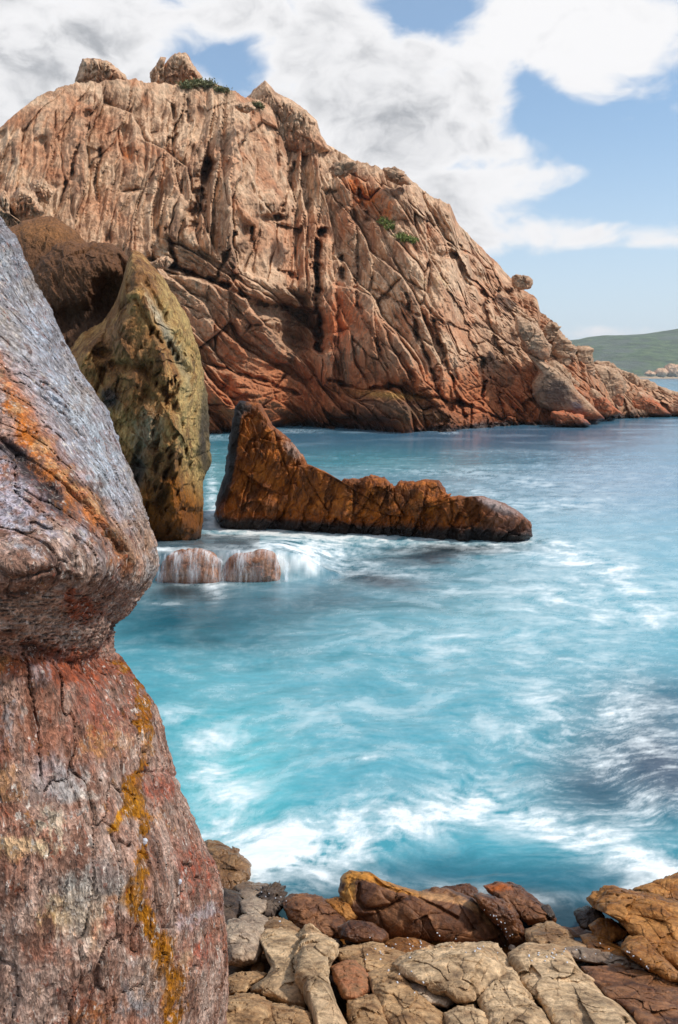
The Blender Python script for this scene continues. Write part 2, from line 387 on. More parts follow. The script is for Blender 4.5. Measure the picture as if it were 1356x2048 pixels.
for pts, w_, d_ in GROOVES:
    sd_ = segdist(ddx, ddy, pts)/(w_*(.85+1.1*gmod).clip(.3, 2))
    Hh = Hh - d_*(.9+1.2*gmod).clip(.15, 1.5)*np.exp(-np.abs(sd_)**2.6)
    # the upper lip stands proud
HOLES = [(604, 662, 46, 42, 6.5, -10), (560, 622, 64, 14, 3.6, 8), (545, 436, 26, 7, 3.0, 0), (897, 512, 17, 11, 2.6, 0), (960, 560, 18, 14, 2.2, 20), (585, 600, 40, 10, 1.8, 0), (475, 625, 20, 8, 1., 30),
         (416, 345, 12, 28, 1.8, 8), (392, 430, 12, 30, 1.6, 8), (1010, 585, 14, 9, 1.6, 10), (545, 735, 22, 10, 1.6, 0), (262, 310, 14, 18, 1.0, 0), (650, 690, 30, 14, 1.5, 0)]
for cx, cy, rx, ry, d_, an in HOLES:
    Hh = Hh - d_*ell(ddx, ddy, cx, cy, rx, ry, an, 3.5)
BULGE = [(575, 585, 60, 38, 2.0, 10), (545, 400, 34, 28, 1.2, 0), (500, 800, 110, 40, 2.2, 5), (720, 700, 80, 80, 1.8, -20), (760, 820, 120, 26, 2.0, 4), (950, 740, 60, 60, 1.5, 0), (480, 560, 50, 30, 1., 20), (340, 330, 60, 90, 1.2, 0), (1000, 640, 40, 40, 1.6, 0)]
for cx, cy, rx, ry, d_, an in BULGE:
    Hh = Hh + d_*ell(ddx, ddy, cx, cy, rx, ry, an)
Hh[1:-1] = .25*Hh[:-2]+.5*Hh[1:-1]+.25*Hh[2:]
ee = eA*(wA > .5) + eB*(wB > .5) + eC*(wC > .5) + 9*((wA < .5)*(wB < .5)*(wC < .5))
Hh = Hh - .75*np.exp(-(ee/.035)**2)*sstep(fbm(np.stack([X*.5, Zc*.3, X*0+3], -1), 3, 58), -.15, .25)
Hh = Hh + .13*fbm(np.stack([X*2.6, Zc*1.9, X*0], -1), 5, 57, .68) - .05*ridged(np.stack([X*2.2+Zc*.4, Zc*.8, X*0], -1), 4, 59, .6)
Hh = Hh*np.clip((1.0-s)*9+.15, 0, 1)        # calmer at the crest, so that the outline stays
scale_ = np.interp(pxs, [-200, 1150, 1460], [1, 1, .6])[:, None]
Yd2 = Yd - Hh*scale_*.9
P = at(PX, PY, Yd2)
# back of the headland: over the crest and down to the sea behind
nb = 40
t_ = np.linspace(0, 1, nb+1)[1:]
ct = P[:, -1]
back_ = np.stack([np.repeat(ct[:, None, 0], nb, 1)*(1+.1*t_), ct[:, None, 1] + 60*t_, ct[:, None, 2]*(1-t_**1.7) - 4*t_**2], -1)
back_[..., 2] += 1.2*fbm(back_*np.array([.12, .12, 0]), 4, 90)*np.sin(np.pi*np.minimum(t_*1.2, 1))[None] - .6*t_*4
foot = P[:, :1].copy(); foot[..., 2] = -4; foot[..., 1] -= 2.0
G = np.concatenate([foot, P, back_], 1)
n_, m_ = G.shape[:2]
Gp = np.concatenate([PY[:, :1], PY, np.repeat(PY[:, -1:], nb, 1)], 1).ravel(); Gx = np.repeat(pxs[:, None], m_, 1).ravel()
pn = fbm(np.stack([Gx/60, Gp/60, Gx*0], -1), 4, 21)
buf = paintbuf(len(Gx))
zz = G[..., 2].ravel()
lay(buf, lin((168, 116, 86)), .42*sstep(Gp+pn*60, 600, 760)*sstep(Gx, 380, 480))
lay(buf, lin((170, 106, 74)), .66*sstep(Gp+pn*40, 690, 830)*(1-sstep(Gx, 1150, 1240)))
lay(buf, lin((186, 120, 92)), .5*ell(Gx, Gp, 680, 640, 60, 90)); lay(buf, lin((166, 116, 88)), .5*ell(Gx, Gp, 480, 680, 120, 90, 20))
for a_ in [(262, 308, 24, 26, .7), (292, 395, 30, 16, .5), (738, 395, 50, 30, .8), (700, 365, 26, 22, .7), (770, 430, 50, 18, .5), (560, 255, 20, 30, .4), (930, 505, 20, 12, .5), (600, 300, 18, 50, .5), (120, 330, 70, 30, .3), (460, 300, 30, 60, .3), (880, 460, 60, 20, .35), (690, 620, 50, 60, .45), (860, 610, 50, 20, .35), (640, 480, 12, 60, .35), (520, 535, 30, 10, .3)]:
    lay(buf, lin((176, 104, 62)), .85*a_[4]*ell(Gx+pn*20, Gp, *a_[:4]))
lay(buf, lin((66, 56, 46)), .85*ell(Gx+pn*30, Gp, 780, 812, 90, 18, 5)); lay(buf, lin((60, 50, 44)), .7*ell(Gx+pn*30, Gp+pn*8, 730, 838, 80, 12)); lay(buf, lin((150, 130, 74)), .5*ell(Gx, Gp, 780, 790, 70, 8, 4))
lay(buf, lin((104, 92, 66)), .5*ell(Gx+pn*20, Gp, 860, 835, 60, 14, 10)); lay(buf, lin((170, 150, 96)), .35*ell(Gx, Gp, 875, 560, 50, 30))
lay(buf, lin((190, 160, 130)), .4*ell(Gx, Gp, 800, 380, 110, 20, 30))
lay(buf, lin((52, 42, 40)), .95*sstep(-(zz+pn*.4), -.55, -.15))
wet = sstep(-(zz+pn*.8), -1.6, -.3)
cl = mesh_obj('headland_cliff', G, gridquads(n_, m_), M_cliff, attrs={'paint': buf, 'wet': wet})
tag(cl, 'tall fissured pink and beige rock headland rising from the sea across the channel', 'cliff', kind='structure')
print('cliff', time.time()-t1)

# ---------------------------------------------------------------- generic rock: an outline, a distance, a real thickness
def outline_r(outline, c, nphi, seed, rough, soft):
    o = np.array(outline, float); n = len(o)
    pts = []
    for i in range(n):            # closed curve through the corners, mostly straight between them
        p0, p1, p2, p3 = o[i-1], o[i], o[(i+1) % n], o[(i+2) % n]
        t = np.linspace(0, 1, 24, endpoint=False)[:, None]
        cr = .5*((2*p1)+(-p0+p2)*t+(2*p0-5*p1+4*p2-p3)*t*t+(-p0+3*p1-3*p2+p3)*t**3)
        pts.append(cr*soft + (p1+(p2-p1)*t)*(1-soft))
    q = np.concatenate(pts); d = q-np.array(c)
    a = np.arctan2(d[:, 1], d[:, 0]); r = np.hypot(d[:, 0], d[:, 1])
    i = np.argsort(a); a, r = a[i], r[i]
    ph = np.linspace(-np.pi, np.pi, nphi, endpoint=False)
    rr = np.interp(ph, a, r, period=2*np.pi)
    nz = fbm(np.stack([np.cos(ph)*3, np.sin(ph)*3, ph*0], -1), 5, seed, .6)
    return ph, rr*(1+rough*nz)

def shelfY(py): return 1.658/np.maximum(dep(np.asarray(py, float))-.38, .05)
ROCKN = [0]
def rock(name, outline, mat, Y=None, z0=None, T=.3, lean=0., p=2.6, nr=90, nphi=None, seed=None, rough=.05, soft=.45, amp=.12, cell=None,
         stretch=(1, 1, 1), fine=.02, center=None, painter=None, feat=None, wetfn=None, tback=None, label=None, cat='rock', group=None, tiltx=0., smoothness=0., kind=None, planes=0., pcell=.4):
    ROCKN[0] += 1; seed = seed if seed is not None else ROCKN[0]*31
    o = np.array(outline, float)
    c = center or (o.mean(0)*.5 + (o.min(0)+o.max(0))*.25)
    size_px = max(np.ptp(o[:, 0]), np.ptp(o[:, 1]))
    nphi = nphi or int(np.clip(size_px*1.5, 60, 700)); nr = int(np.clip(size_px*.33, 16, nr)) if nr == 90 else nr
    ph, rr = outline_r(outline, c, nphi, seed, rough, soft)
    if Y is None: Y = (CAMH-z0)/float(dep(np.array(o[:, 1].max())))
    u = np.linspace(0, 1, nr+1)[1:]; rf = .25*u + .75*np.sin(u*np.pi/2)
    ub = np.linspace(0, 1, nr//2+1)[1:-1]; rbk = np.cos(ub*np.pi/2)
    r_all = np.concatenate([rf, rbk]); sgn = np.concatenate([np.ones(len(rf)), -np.ones(len(rbk))])
    rx = r_all[:, None]*(rr*np.cos(ph))[None]; ry = r_all[:, None]*(rr*np.sin(ph))[None]
    px = c[0]+rx; py = c[1]+ry
    px = np.concatenate([[c[0]], px.ravel(), [c[0]]]); py = np.concatenate([[c[1]], py.ravel(), [c[1]]])
    ra = np.concatenate([[0], np.repeat(r_all, nphi), [0]]); sg = np.concatenate([[1], np.repeat(sgn, nphi), [-1]])
    dome = (1-np.minimum(ra, 1)**p)**(1/p)
    Yl = shelfY(py) if z0 is None and lean else CAMH*0+Y
    if lean:
        Ypl = shelfY(py); Yp = Y*(1-lean) + (Ypl - shelfY(c[1]) + Y)*lean
    else: Yp = np.full_like(px, Y)
    Yp = Yp + tiltx*(px-c[0])/FPX*Y
    Tb = T*1.2 if tback is None else tback
    Yq = Yp - np.where(sg > 0, T, -Tb)*dome
    P = at(px, py, Yq)
    # outward direction
    a, b = ray(px, py); rd = np.stack([a, np.ones_like(a), b], -1); rd /= np.linalg.norm(rd, axis=1)[:, None]
    lat = np.stack([(px-c[0]), np.zeros_like(px), -(py-c[1])], -1); lat /= np.linalg.norm(lat, axis=1)[:, None]+1e-6
    e = np.minimum(ra, 1)[:, None]**2
    nd = -rd*(sg*(1-ra**2).clip(0, 1)**.5)[:, None] + lat*e
    nd /= np.linalg.norm(nd, axis=1)[:, None]+1e-6
    S = size_px/FPX*Y; cell = cell or S*.32
    Q = P*np.array(stretch)/cell
    wv_ = np.stack([fbm(Q*.9, 2, seed+1), fbm(Q*.9+9, 2, seed+2), fbm(Q*.9+17, 2, seed+3)], -1)*.5
    h1, e1, _ = facets(Q+wv_, seed+4, .55, .22, .28, .06)
    h2, e2, _ = facets(Q*2.7+wv_*1.6, seed+5, .5, .2, .2, .08)
    dsp = amp*((h1*(1-smoothness) + .34*h2*(1-smoothness*.8)) + .8*fbm(Q*.8, 3, seed+6)) + fine*fbm(P/(cell*.22), 4, seed+7, .62)
    P = P + nd*dsp[:, None]
    if planes:
        cpx = size_px*pcell; wq = .25*fbm(np.stack([px/cpx*1.6, py/cpx*1.6, px*0+seed], -1), 4, seed+11)
        hp_, _, _ = facets(np.stack([px/cpx+wq, py/cpx*.8+wq, px*0], -1)+seed, seed+12, 1.1, .18, .05, .05, True)
        hq_, _, _ = facets(np.stack([px/cpx*2.6+wq*2, py/cpx*2.2+wq, px*0], -1)+seed, seed+13, 1.0, .15, .05, .05, True)
        P = P - rd*((hp_+.33*hq_)*planes*np.where(sg > 0, 1, 0)*(1-ra**6).clip(0, 1))[:, None]
    if feat is not None: P = P - rd*(np.where(sg > 0, feat(px, py), 0)*(1-ra**8).clip(0, 1))[:, None]
    quads = gridquads(len(r_all), nphi, True, 1)
    j = np.arange(nphi); last = 1+(len(r_all)-1)*nphi
    tris = np.concatenate([np.stack([0*j, 1+(j+1) % nphi, 1+j], -1), np.stack([0*j+len(P)-1, last+j, last+(j+1) % nphi], -1)])
    bufr = paintbuf(len(P)); z = P[:, 2]
    nn = fbm(P/(cell*1.5), 3, seed+8)
    if painter: painter(bufr, px, py, P, nn)
    wetv = wetfn(P, nn) if wetfn else sstep(-(z+nn*.2), -.35, -.05)
    ob = mesh_obj(name, P, quads, mat, tris, attrs={'paint': bufr, 'wet': wetv})
    if label: tag(ob, label, cat, group, kind)
    return ob

# --- zoom-window coordinates to photo pixels
def Zm(pts, k, ox, oy): return [(ox+k*x, oy+k*y) for x, y in pts]
Z8 = lambda pts: Zm(pts, .2625, 1000, 600)
Z1 = lambda pts: Zm(pts, .5015, 0, 60)
Z2 = lambda pts: Zm(pts, .587, 560, 260)
Z6 = lambda pts: Zm(pts, .705, 400, 1650)
def tide(colour, lo, hi, k=.8):
    def f(b, px, py, P, nn): lay(b, colour, k*sstep(-(P[:, 2]+nn*.5), -hi, -lo))
    return f
# headland blocks (right end), far to near
hp = lambda b, px, py, P, nn: (lay(b, lin((176, 104, 74)), .6*sstep(py+nn*12, 775, 800)), lay(b, lin((56, 44, 42)), .9*sstep(-(P[:, 2]+nn*.4), -.5, -.1)))
def hb(pts, Y, label, T=2.2, **kw):
    kw.setdefault('amp', .34); kw.setdefault('fine', .1); kw.setdefault('p', 4.5); kw.setdefault('rough', .04); kw.setdefault('soft', .1); kw.setdefault('painter', hp); kw.setdefault('planes', .35)
    kw.setdefault('wetfn', lambda P, nn: sstep(-(P[:, 2]+nn*.5), -1., -.2))
    return rock(kw.pop('name', 'headland_boulder'), pts, kw.pop('mat', M_block), Y=Y, T=T, label=label, cat='boulder', group='boulders along the foot of the headland', **kw)
hb(Z8([(1195, 650), (1300, 685), (1380, 720), (1480, 760), (1480, 860), (1270, 850), (1200, 800)]), 97, 'low brown boulder at the outermost right tip of the headland, cut by the picture edge', T=3)
hb(Z8([(1050, 600), (1130, 612), (1205, 655), (1215, 770), (1110, 770), (1005, 720), (1020, 650)]), 93, 'flat topped reddish boulder second from the tip of the headland')
hb(Z8([(925, 540), (1010, 548), (1062, 602), (1020, 700), (960, 720), (930, 640)]), 90, 'reddish square boulder with cracked top behind the striped dome boulder', T=2)
hb(Z8([(715, 466), (830, 470), (930, 540), (955, 640), (880, 640), (740, 560)]), 88, 'brown weathered crest boulder above and behind the striped dome boulder', T=2)
hb(Z8([(715, 500), (800, 490), (900, 545), (950, 620), (962, 700), (935, 820), (850, 840), (740, 740), (685, 660), (720, 560)]), 84.5, 'big olive grey dome boulder with water streaks beside the leaning pillar', T=3)
hb(Z8([(588, 372), (650, 353), (712, 382), (705, 440), (722, 480), (722, 570), (690, 650), (615, 715), (515, 625), (495, 560), (560, 440)]), 82, 'leaning layered pillar boulder with ledges, tallest of the end group', T=2.2, amp=.4, stretch=(.5, .5, 2.6))
hb(Z8([(385, 330), (440, 248), (500, 280), (585, 370), (560, 450), (505, 540), (430, 480), (400, 400)]), 80, 'dark layered boulder sloping between the pillar and the ridge', stretch=(.5, .5, 2.6))
hb(Z8([(325, 235), (370, 170), (420, 168), (455, 205), (440, 260), (395, 335), (340, 310)]), 80, 'small layered boulder highest on the ridge above the pillar', T=1.5, stretch=(.5, .5, 2.6))
hb(Z8([(935, 860), (1000, 745), (1060, 700), (1170, 762), (1310, 872), (1250, 895), (1000, 890)]), 86, 'low wedge boulder dipping into the sea near the tip', T=2.5)
hb(Z8([(615, 735), (690, 668), (750, 700), (840, 790), (930, 860), (880, 890), (760, 885), (660, 830)]), 78, 'low brown slab boulder at the waterline under the striped dome', T=2.5)
hb(Z8([(340, 470), (420, 460), (510, 540), (620, 640), (600, 740), (480, 640)]), 77, 'reddish slab wedged below the leaning pillar', T=1.8)
slabp = lambda b, px, py, P, nn: (lay(b, lin((98, 82, 72)), .75*ell(px+nn*20, py, 1110, 790, 55, 42, 40)), lay(b, lin((176, 98, 68)), .7*sstep(py+nn*14, 812, 836)), lay(b, lin((80, 86, 104)), .5*ell(px, py, 1155, 812, 14, 12)), lay(b, lin((50, 42, 40)), .9*sstep(-(P[:, 2]+nn*.3), -.5, -.1)))
hb(Z8([(190, 395), (300, 440), (420, 525), (545, 645), (660, 760), (800, 905), (680, 930), (480, 880), (320, 820), (245, 720), (250, 620), (300, 540)]), 72.5, 'long smooth grey slab sloping down into the sea in front of the pillar', T=2.4, painter=slabp, amp=.35, smoothness=.5)
hb(Z8([(130, 130), (230, 165), (330, 258), (388, 350), (372, 440), (330, 468), (200, 395), (150, 300), (110, 200)]), 72, 'grey overhanging block with a sheer cut face above the long slab', T=2.2, p=4)
hb(Z8([(395, 850), (500, 850), (620, 890), (690, 950), (560, 972), (430, 962)]), 68.5, 'low orange rock at the waterline in front of the long slab', T=1.6)
hb(Z2([(788, 500), (805, 492), (845, 497), (860, 512), (855, 540), (820, 545), (792, 530)]), 84, 'flat perched boulder jutting out from the upper right ridge', T=1.6, amp=.16, p=5, name='perched_boulder')
hb(Z2([(350, 130), (395, 130), (430, 150), (445, 185), (400, 185), (360, 160)]), 80, 'rounded beige boulder bedded in the middle of the right ridge', T=1.6, painter=None)
hb(Z2([(170, 130), (210, 105), (250, 110), (262, 130), (225, 155), (185, 160)]), 72, 'dark grey rounded boulder lodged in the ridge below the pyramid peak', T=1.3, painter=None)
# summit
def sb(pts, Y, label, T=1.6, **kw):
    kw.setdefault('amp', .24); kw.setdefault('fine', .1)
    kw.setdefault('rough', .03); kw.setdefault('feat', lambda px, py: .5*ridged(np.stack([px/13+.3*fbm(np.stack([px/20, py/20, px*0], -1), 3, 96), (py+px*.2)/46, px*0], -1), 5, 95, .6)-.3*np.exp(-(np.abs(perlin(np.stack([px/22, py/40, px*0], -1), 97))/.05)**2))
    return rock('summit_rock', pts, M_cliff, Y=Y, T=T, label=label, cat='boulder', group='rocks on the summit of the headland', p=4.5, soft=.0, planes=.5, pcell=.35, **kw)
sb(Z1([(330, 118), (372, 115), (400, 120), (450, 140), (500, 178), (505, 200), (440, 215), (370, 222), (300, 205), (318, 160)]), 80, 'craggy grey block crowning the left summit')
sb(Z1([(598, 205), (600, 168), (640, 112), (662, 112), (655, 130), (660, 225), (620, 225)]), 83, 'narrow upright splinter leaning on the central summit block', T=1.)
sb(Z1([(640, 205), (660, 130), (690, 95), (740, 94), (765, 130), (805, 185), (812, 215), (720, 235), (650, 225)]), 84, 'tall blunt block standing at the centre of the summit', T=2.2)
sb([(478, 232), (492, 198), (506, 180), (530, 161), (550, 184), (590, 206), (614, 222), (634, 244), (641, 268), (660, 300), (620, 318), (560, 300), (510, 270)], 87, 'pyramid shaped peak block right of the summit shrubs', T=3.0, center=(560, 244))
sb(Z1([(935, 300), (1000, 288), (1022, 318), (985, 332), (945, 318)]), 73, 'small dark reddish slab below the pyramid peak', T=.8)
sb(Z1([(218, 238), (255, 222), (275, 224), (272, 246), (225, 255)]), 76, 'small flat rock on the skyline left of the craggy block', T=.7)
sb(Z1([(28, 690), (75, 628), (100, 632), (135, 655), (178, 730), (130, 752), (55, 765)]), 58, 'pointed pinkish boulder at the foot of the left flank above the dark hollow rock', T=1.8)
sb(Z1([(118, 615), (150, 598), (185, 602), (212, 650), (190, 690), (135, 688)]), 60, 'small rounded boulder behind the pointed pinkish boulder', T=1.3)
sb(Z1([(-40, 700), (20, 640), (40, 680), (30, 740), (90, 770), (60, 800), (-40, 800)]), 56, 'low cracked boulder at the left picture edge above the grey rock', T=1.5)
sb(Z1([(600, 930), (640, 908), (672, 905), (690, 925), (665, 950), (612, 955)]), 60, 'small loose dark topped rock beside the hollow spire', T=.8, amp=.25)
print('headland blocks', time.time()-T0)

# ---------------------------------------------------------------- hollow sea stack on the left
M_stack = rock_mat('honeycomb_stone', (lin((76, 52, 36)), lin((136, 98, 64)), lin((180, 144, 100)), lin((118, 84, 58))), scale=1.6, stretch=(1, 1, .5), rot=(0, R(-25), 0), grain=.15, gscale=22, bump=.9, bdist=.08, hue=.7, con=1.35, sat=1.12)
Z3 = lambda pts: Zm(pts, .3662, 0, 400)
def stack_feat(px, py):
    n = fbm(np.stack([px/22, py/22, px*0], -1), 3, 71)*7; x = px+n; y = py+n
    d = 0
    for pts, w_, dd in [(Z3([(920, 780), (960, 860), (1020, 950)]), 11, .55), (Z3([(740, 540), (830, 700), (880, 770)]), 5, .28), (Z3([(560, 930), (545, 1000), (525, 1040)]), 6, .4),
                        (Z3([(620, 900), (780, 920), (900, 1050), (960, 1160)]), 9, .34), (Z3([(640, 300), (700, 380), (700, 460)]), 12, .9), (Z3([(700, 560), (620, 600), (520, 700), (440, 760)]), 10, .55),
                        (Z3([(760, 420), (860, 560), (900, 650)]), 5, .3), (Z3([(1080, 1500), (1090, 1420), (1120, 1360)]), 7, .35), (Z3([(960, 1500), (900, 1600), (880, 1700)]), 5, .2), (Z3([(1010, 1350), (1050, 1500), (1060, 1700)]), 5, .25), (Z3([(860, 630), (900, 650)]), 12, .3)]:
        d = d - dd*np.exp(-(segdist(x, y, pts)/w_)**2)
    for (cx, cy), rx, ry, dd, an in [(Z3([(500, 590)])[0], 60, 46, 2.4, -35), (Z3([(600, 500)])[0], 30, 30, .8, 0), (Z3([(300, 620)])[0], 50, 60, .8, 0), (Z3([(560, 840)])[0], 20, 10, .4, 0), (Z3([(760, 1480)])[0], 20, 22, .35, 0), (Z3([(1120, 1450)])[0], 14, 34, .4, 15)]:
        d = d - dd*ell(x, y, cx, cy, rx, ry, an, 3)
    # ribs
    for pts, w_, dd in [(Z3([(660, 510), (600, 640), (520, 780), (430, 880)]), 9, .35), (Z3([(740, 300), (820, 420), (900, 560)]), 8, .2), (Z3([(440, 680), (520, 660), (580, 640)]), 6, .2)]:
        d = d + dd*np.exp(-(segdist(x, y, pts)/w_)**2)
    f1, _, _, r3 = worley(np.stack([(x+y*.42)/13, (y-x*.42)/34, x*0], -1), 74, True)
    d = d - .34*np.exp(-(f1/.3)**2)*(r3[..., 1] > .5)*sstep(x, 260, 330)
    f1, _, _, r3 = worley(np.stack([(x+y*.42)/30, (y-x*.42)/70, x*0], -1), 75, True)
    d = d - .42*np.exp(-(f1/.28)**2)*(r3[..., 1] > .6)*sstep(x, 230, 280)
    return d*1.1 + .10*ridged(np.stack([(px+py*.45)/14, (py-px*.4)/60, px*0], -1), 3, 72)
def stack_paint(b, px, py, P, nn):
    lay(b, lin((112, 78, 54)), .5*ell(px+nn*30, py, 90, 500, 80, 40)); lay(b, lin((92, 64, 48)), .85*ell(px+nn*30, py, 120, 580, 120, 110)); lay(b, lin((128, 82, 54)), .5*ell(px+nn*30, py, 100, 480, 90, 30))
    lay(b, lin((168, 144, 98)), .6*ell(px+nn*20, py, 350, 640, 30, 110, -20)); lay(b, lin((138, 126, 102)), .55*ell(px+nn*30, py, 280, 860, 50, 90))
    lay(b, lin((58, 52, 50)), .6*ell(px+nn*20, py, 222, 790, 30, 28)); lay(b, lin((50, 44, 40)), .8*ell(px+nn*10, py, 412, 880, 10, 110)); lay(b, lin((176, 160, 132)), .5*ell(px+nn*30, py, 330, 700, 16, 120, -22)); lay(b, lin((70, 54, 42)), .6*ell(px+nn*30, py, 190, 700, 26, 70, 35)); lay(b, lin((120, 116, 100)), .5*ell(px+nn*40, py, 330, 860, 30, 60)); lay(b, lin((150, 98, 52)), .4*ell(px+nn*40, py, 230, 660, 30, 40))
    lay(b, lin((132, 84, 40)), .75*sstep(py+nn*60, 950, 1030)); lay(b, lin((60, 48, 38)), .8*ell(px, py, 275, 940, 20, 30))
    lay(b, lin((46, 40, 36)), .85*sstep(-(P[:, 2]+nn*.3), -.5, -.05))
stw_ = lambda P, nn: sstep(-(P[:, 2]+nn*.5), -1.6, -.1)*.9
def wedge_feat(px, py):
    n = fbm(np.stack([px/30, py/30, px*0], -1), 4, 76)*9
    crest = segdist(px+n, py+n, [(268, 500), (292, 600), (330, 740), (352, 880), (350, 1040)])
    left = segdist(px+n, py+n, [(250, 560), (215, 640), (165, 690), (150, 760)])
    mid_ = segdist(px+n, py-n, [(225, 640), (262, 720), (300, 860), (290, 1000)])
    return stack_feat(px, py)*.8 + 1.25*np.exp(-crest/75) + .7*np.exp(-left/34) + .35*np.exp(-mid_/26)
def wedge_paint(b, px, py, P, nn):
    lay(b, lin((176, 150, 104)), .55*sstep(px+nn*30-(py-500)*.16, 285, 320)); lay(b, lin((138, 104, 76)), .6*ell(px+nn*30, py, 240, 680, 60, 70, 30))
    lay(b, lin((196, 186, 162)), .5*ell(px+nn*30, py, 318, 640, 12, 110, -24)); lay(b, lin((130, 124, 106)), .55*ell(px+nn*40, py, 300, 860, 50, 80))
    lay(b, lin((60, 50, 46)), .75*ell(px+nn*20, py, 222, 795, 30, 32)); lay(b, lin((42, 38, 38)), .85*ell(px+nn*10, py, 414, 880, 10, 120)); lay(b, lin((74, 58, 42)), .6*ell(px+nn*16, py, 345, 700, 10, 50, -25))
    lay(b, lin((140, 86, 40)), .8*sstep(py+nn*60, 940, 1020)); lay(b, lin((84, 62, 40)), .7*ell(px+nn*14, py, 320, 985, 26, 60, 10)); lay(b, lin((56, 44, 36)), .8*ell(px, py, 275, 940, 20, 40))
    lay(b, lin((40, 34, 30)), .9*sstep(-(P[:, 2]+nn*.3), -.5, -.1))
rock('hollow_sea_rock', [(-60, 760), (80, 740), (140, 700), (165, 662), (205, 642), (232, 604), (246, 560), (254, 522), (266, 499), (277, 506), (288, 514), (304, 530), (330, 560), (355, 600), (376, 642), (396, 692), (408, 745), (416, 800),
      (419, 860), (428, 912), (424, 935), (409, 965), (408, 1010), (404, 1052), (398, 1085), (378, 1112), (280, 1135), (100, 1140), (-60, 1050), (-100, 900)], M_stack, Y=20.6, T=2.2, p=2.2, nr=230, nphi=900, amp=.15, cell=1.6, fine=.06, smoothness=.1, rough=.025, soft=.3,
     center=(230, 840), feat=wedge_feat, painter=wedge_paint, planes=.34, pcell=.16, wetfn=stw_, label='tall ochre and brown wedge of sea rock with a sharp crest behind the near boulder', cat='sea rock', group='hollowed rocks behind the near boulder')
def lobe_paint(b, px, py, P, nn):
    lay(b, lin((104, 74, 54)), .75+0*nn); lay(b, lin((150, 108, 74)), .6*ell(px+nn*30, py, 90, 455, 90, 30, 10)); lay(b, lin((60, 46, 38)), .6*ell(px+nn*20, py, 160, 640, 90, 50))
def lobe_feat(px, py):
    n = fbm(np.stack([px/24, py/24, px*0], -1), 4, 78)*8
    return -1.2*ell(px+n, py+n, 215, 600, 34, 50, 15, 3) - .7*np.exp(-(segdist(px+n, py+n, [(236, 512), (258, 560), (256, 600)])/9)**2) - .6*ell(px+n, py+n, 150, 640, 40, 30, 0, 3) + .1*ridged(np.stack([(px-py*.5)/16, (py+px*.5)/60, px*0], -1), 4, 79)
rock('rounded_sea_rock', [(30, 620), (52, 560), (84, 520), (112, 497), (140, 487), (165, 492), (185, 488), (214, 487), (236, 492), (258, 514), (274, 540), (278, 620), (250, 720), (160, 780), (40, 760)], M_stack, Y=22.6, T=1.7, p=2.3, nr=140, nphi=500, amp=.14, cell=1.2, fine=.05, smoothness=.3,
     soft=.7, feat=lobe_feat, painter=lobe_paint, planes=.12, pcell=.35, wetfn=stw_, label='dark brown hollowed rock between the ochre wedge and the rounded brown rock', cat='sea rock', group='hollowed rocks behind the near boulder')
rock('rounded_sea_rock', [(-90, 620), (-50, 510), (12, 462), (50, 440), (92, 430), (130, 446), (165, 476), (192, 510), (190, 600), (120, 700), (-40, 740)], M_stack, Y=24.5, T=2.0, p=2.3, nr=120, nphi=500, amp=.12, cell=1.4, fine=.05, smoothness=.4,
     soft=.8, painter=lobe_paint, planes=.1, pcell=.4, wetfn=stw_, label='smooth rounded brown rock highest and farthest back behind the near boulder', cat='sea rock', group='hollowed rocks behind the near boulder')

# ---------------------------------------------------------------- orange channel rock: a fin and its long tail
M_chan = rock_mat('channel_stone', (lin((66, 42, 28)), lin((136, 80, 44)), lin((184, 114, 62)), lin((98, 64, 44))), scale=2.2, stretch=(1, 1, .5), rot=(0, R(25), 0), grain=.15, gscale=20, bump=.8, bdist=.05, hue=.6)
def chan_feat(px, py):
    n = fbm(np.stack([px/18, py/18, px*0], -1), 3, 81)*5; x = px+n; y = py+n; d = 0
    for pts, w_, dd in [([(600, 930), (625, 975), (655, 1020)], 3.5, .22), ([(680, 965), (665, 1000), (655, 1035)], 3, .2), ([(785, 965), (790, 1000), (808, 1030)], 4, .25), ([(900, 990), (905, 1025), (900, 1050)], 3.5, .2),
                        ([(595, 925), (580, 985), (560, 1040)], 5, .3), ([(545, 850), (560, 900), (580, 960)], 4, .2), ([(500, 830), (510, 900), (500, 980)], 3, .12), ([(700, 1000), (740, 1020), (780, 1030)], 2.5, .1)]:
        d = d - dd*np.exp(-(segdist(x, y, pts)/(w_*.5))**2)*.6
    a = (px*.62+py*.3)/9
    f1, f2, dd2, r3 = worley(np.stack([a*.42+n*.03, (py*.8-px*.3)/60, px*0], -1), 83, True)
    return d + .07*ridged(np.stack([a + n*.1, (py-px*.3)/70, px*0], -1), 3, 82) - .20*dd2[..., 0] + .14*(r3[..., 0]-.5)
def chan_paint(b, px, py, P, nn):
    lay(b, lin((40, 35, 36)), .95*np.exp(-(segdist(px+nn*8, py, [(478, 800), (466, 850), (458, 900), (446, 960), (436, 1000)])/15)**2)*1.5); lay(b, lin((48, 40, 38)), .6*ell(px+nn*10, py, 500, 815, 34, 12))
    lay(b, lin((176, 150, 136)), .6*ell(px+nn*14, py, 580, 900, 20, 40, -35)); lay(b, lin((132, 100, 90)), .5*sstep(px+nn*30, 900, 990))
    lay(b, lin((190, 176, 172)), .5*ell(px+nn*20, py, 990, 1010, 50, 9, 20))  # white backlit wet highlight painted along the right top edge of the ridge
    lay(b, lin((172, 96, 40)), .55*sstep(-(P[:, 2]+nn*1.2), -1.2, -.4)*(px < 930)); lay(b, lin((34, 28, 26)), .95*sstep(-(P[:, 2]+nn*.3), -.42, -.16))
chw = lambda P, nn: .35+.6*sstep(-(P[:, 2]+nn*.3), -.9, -.1)
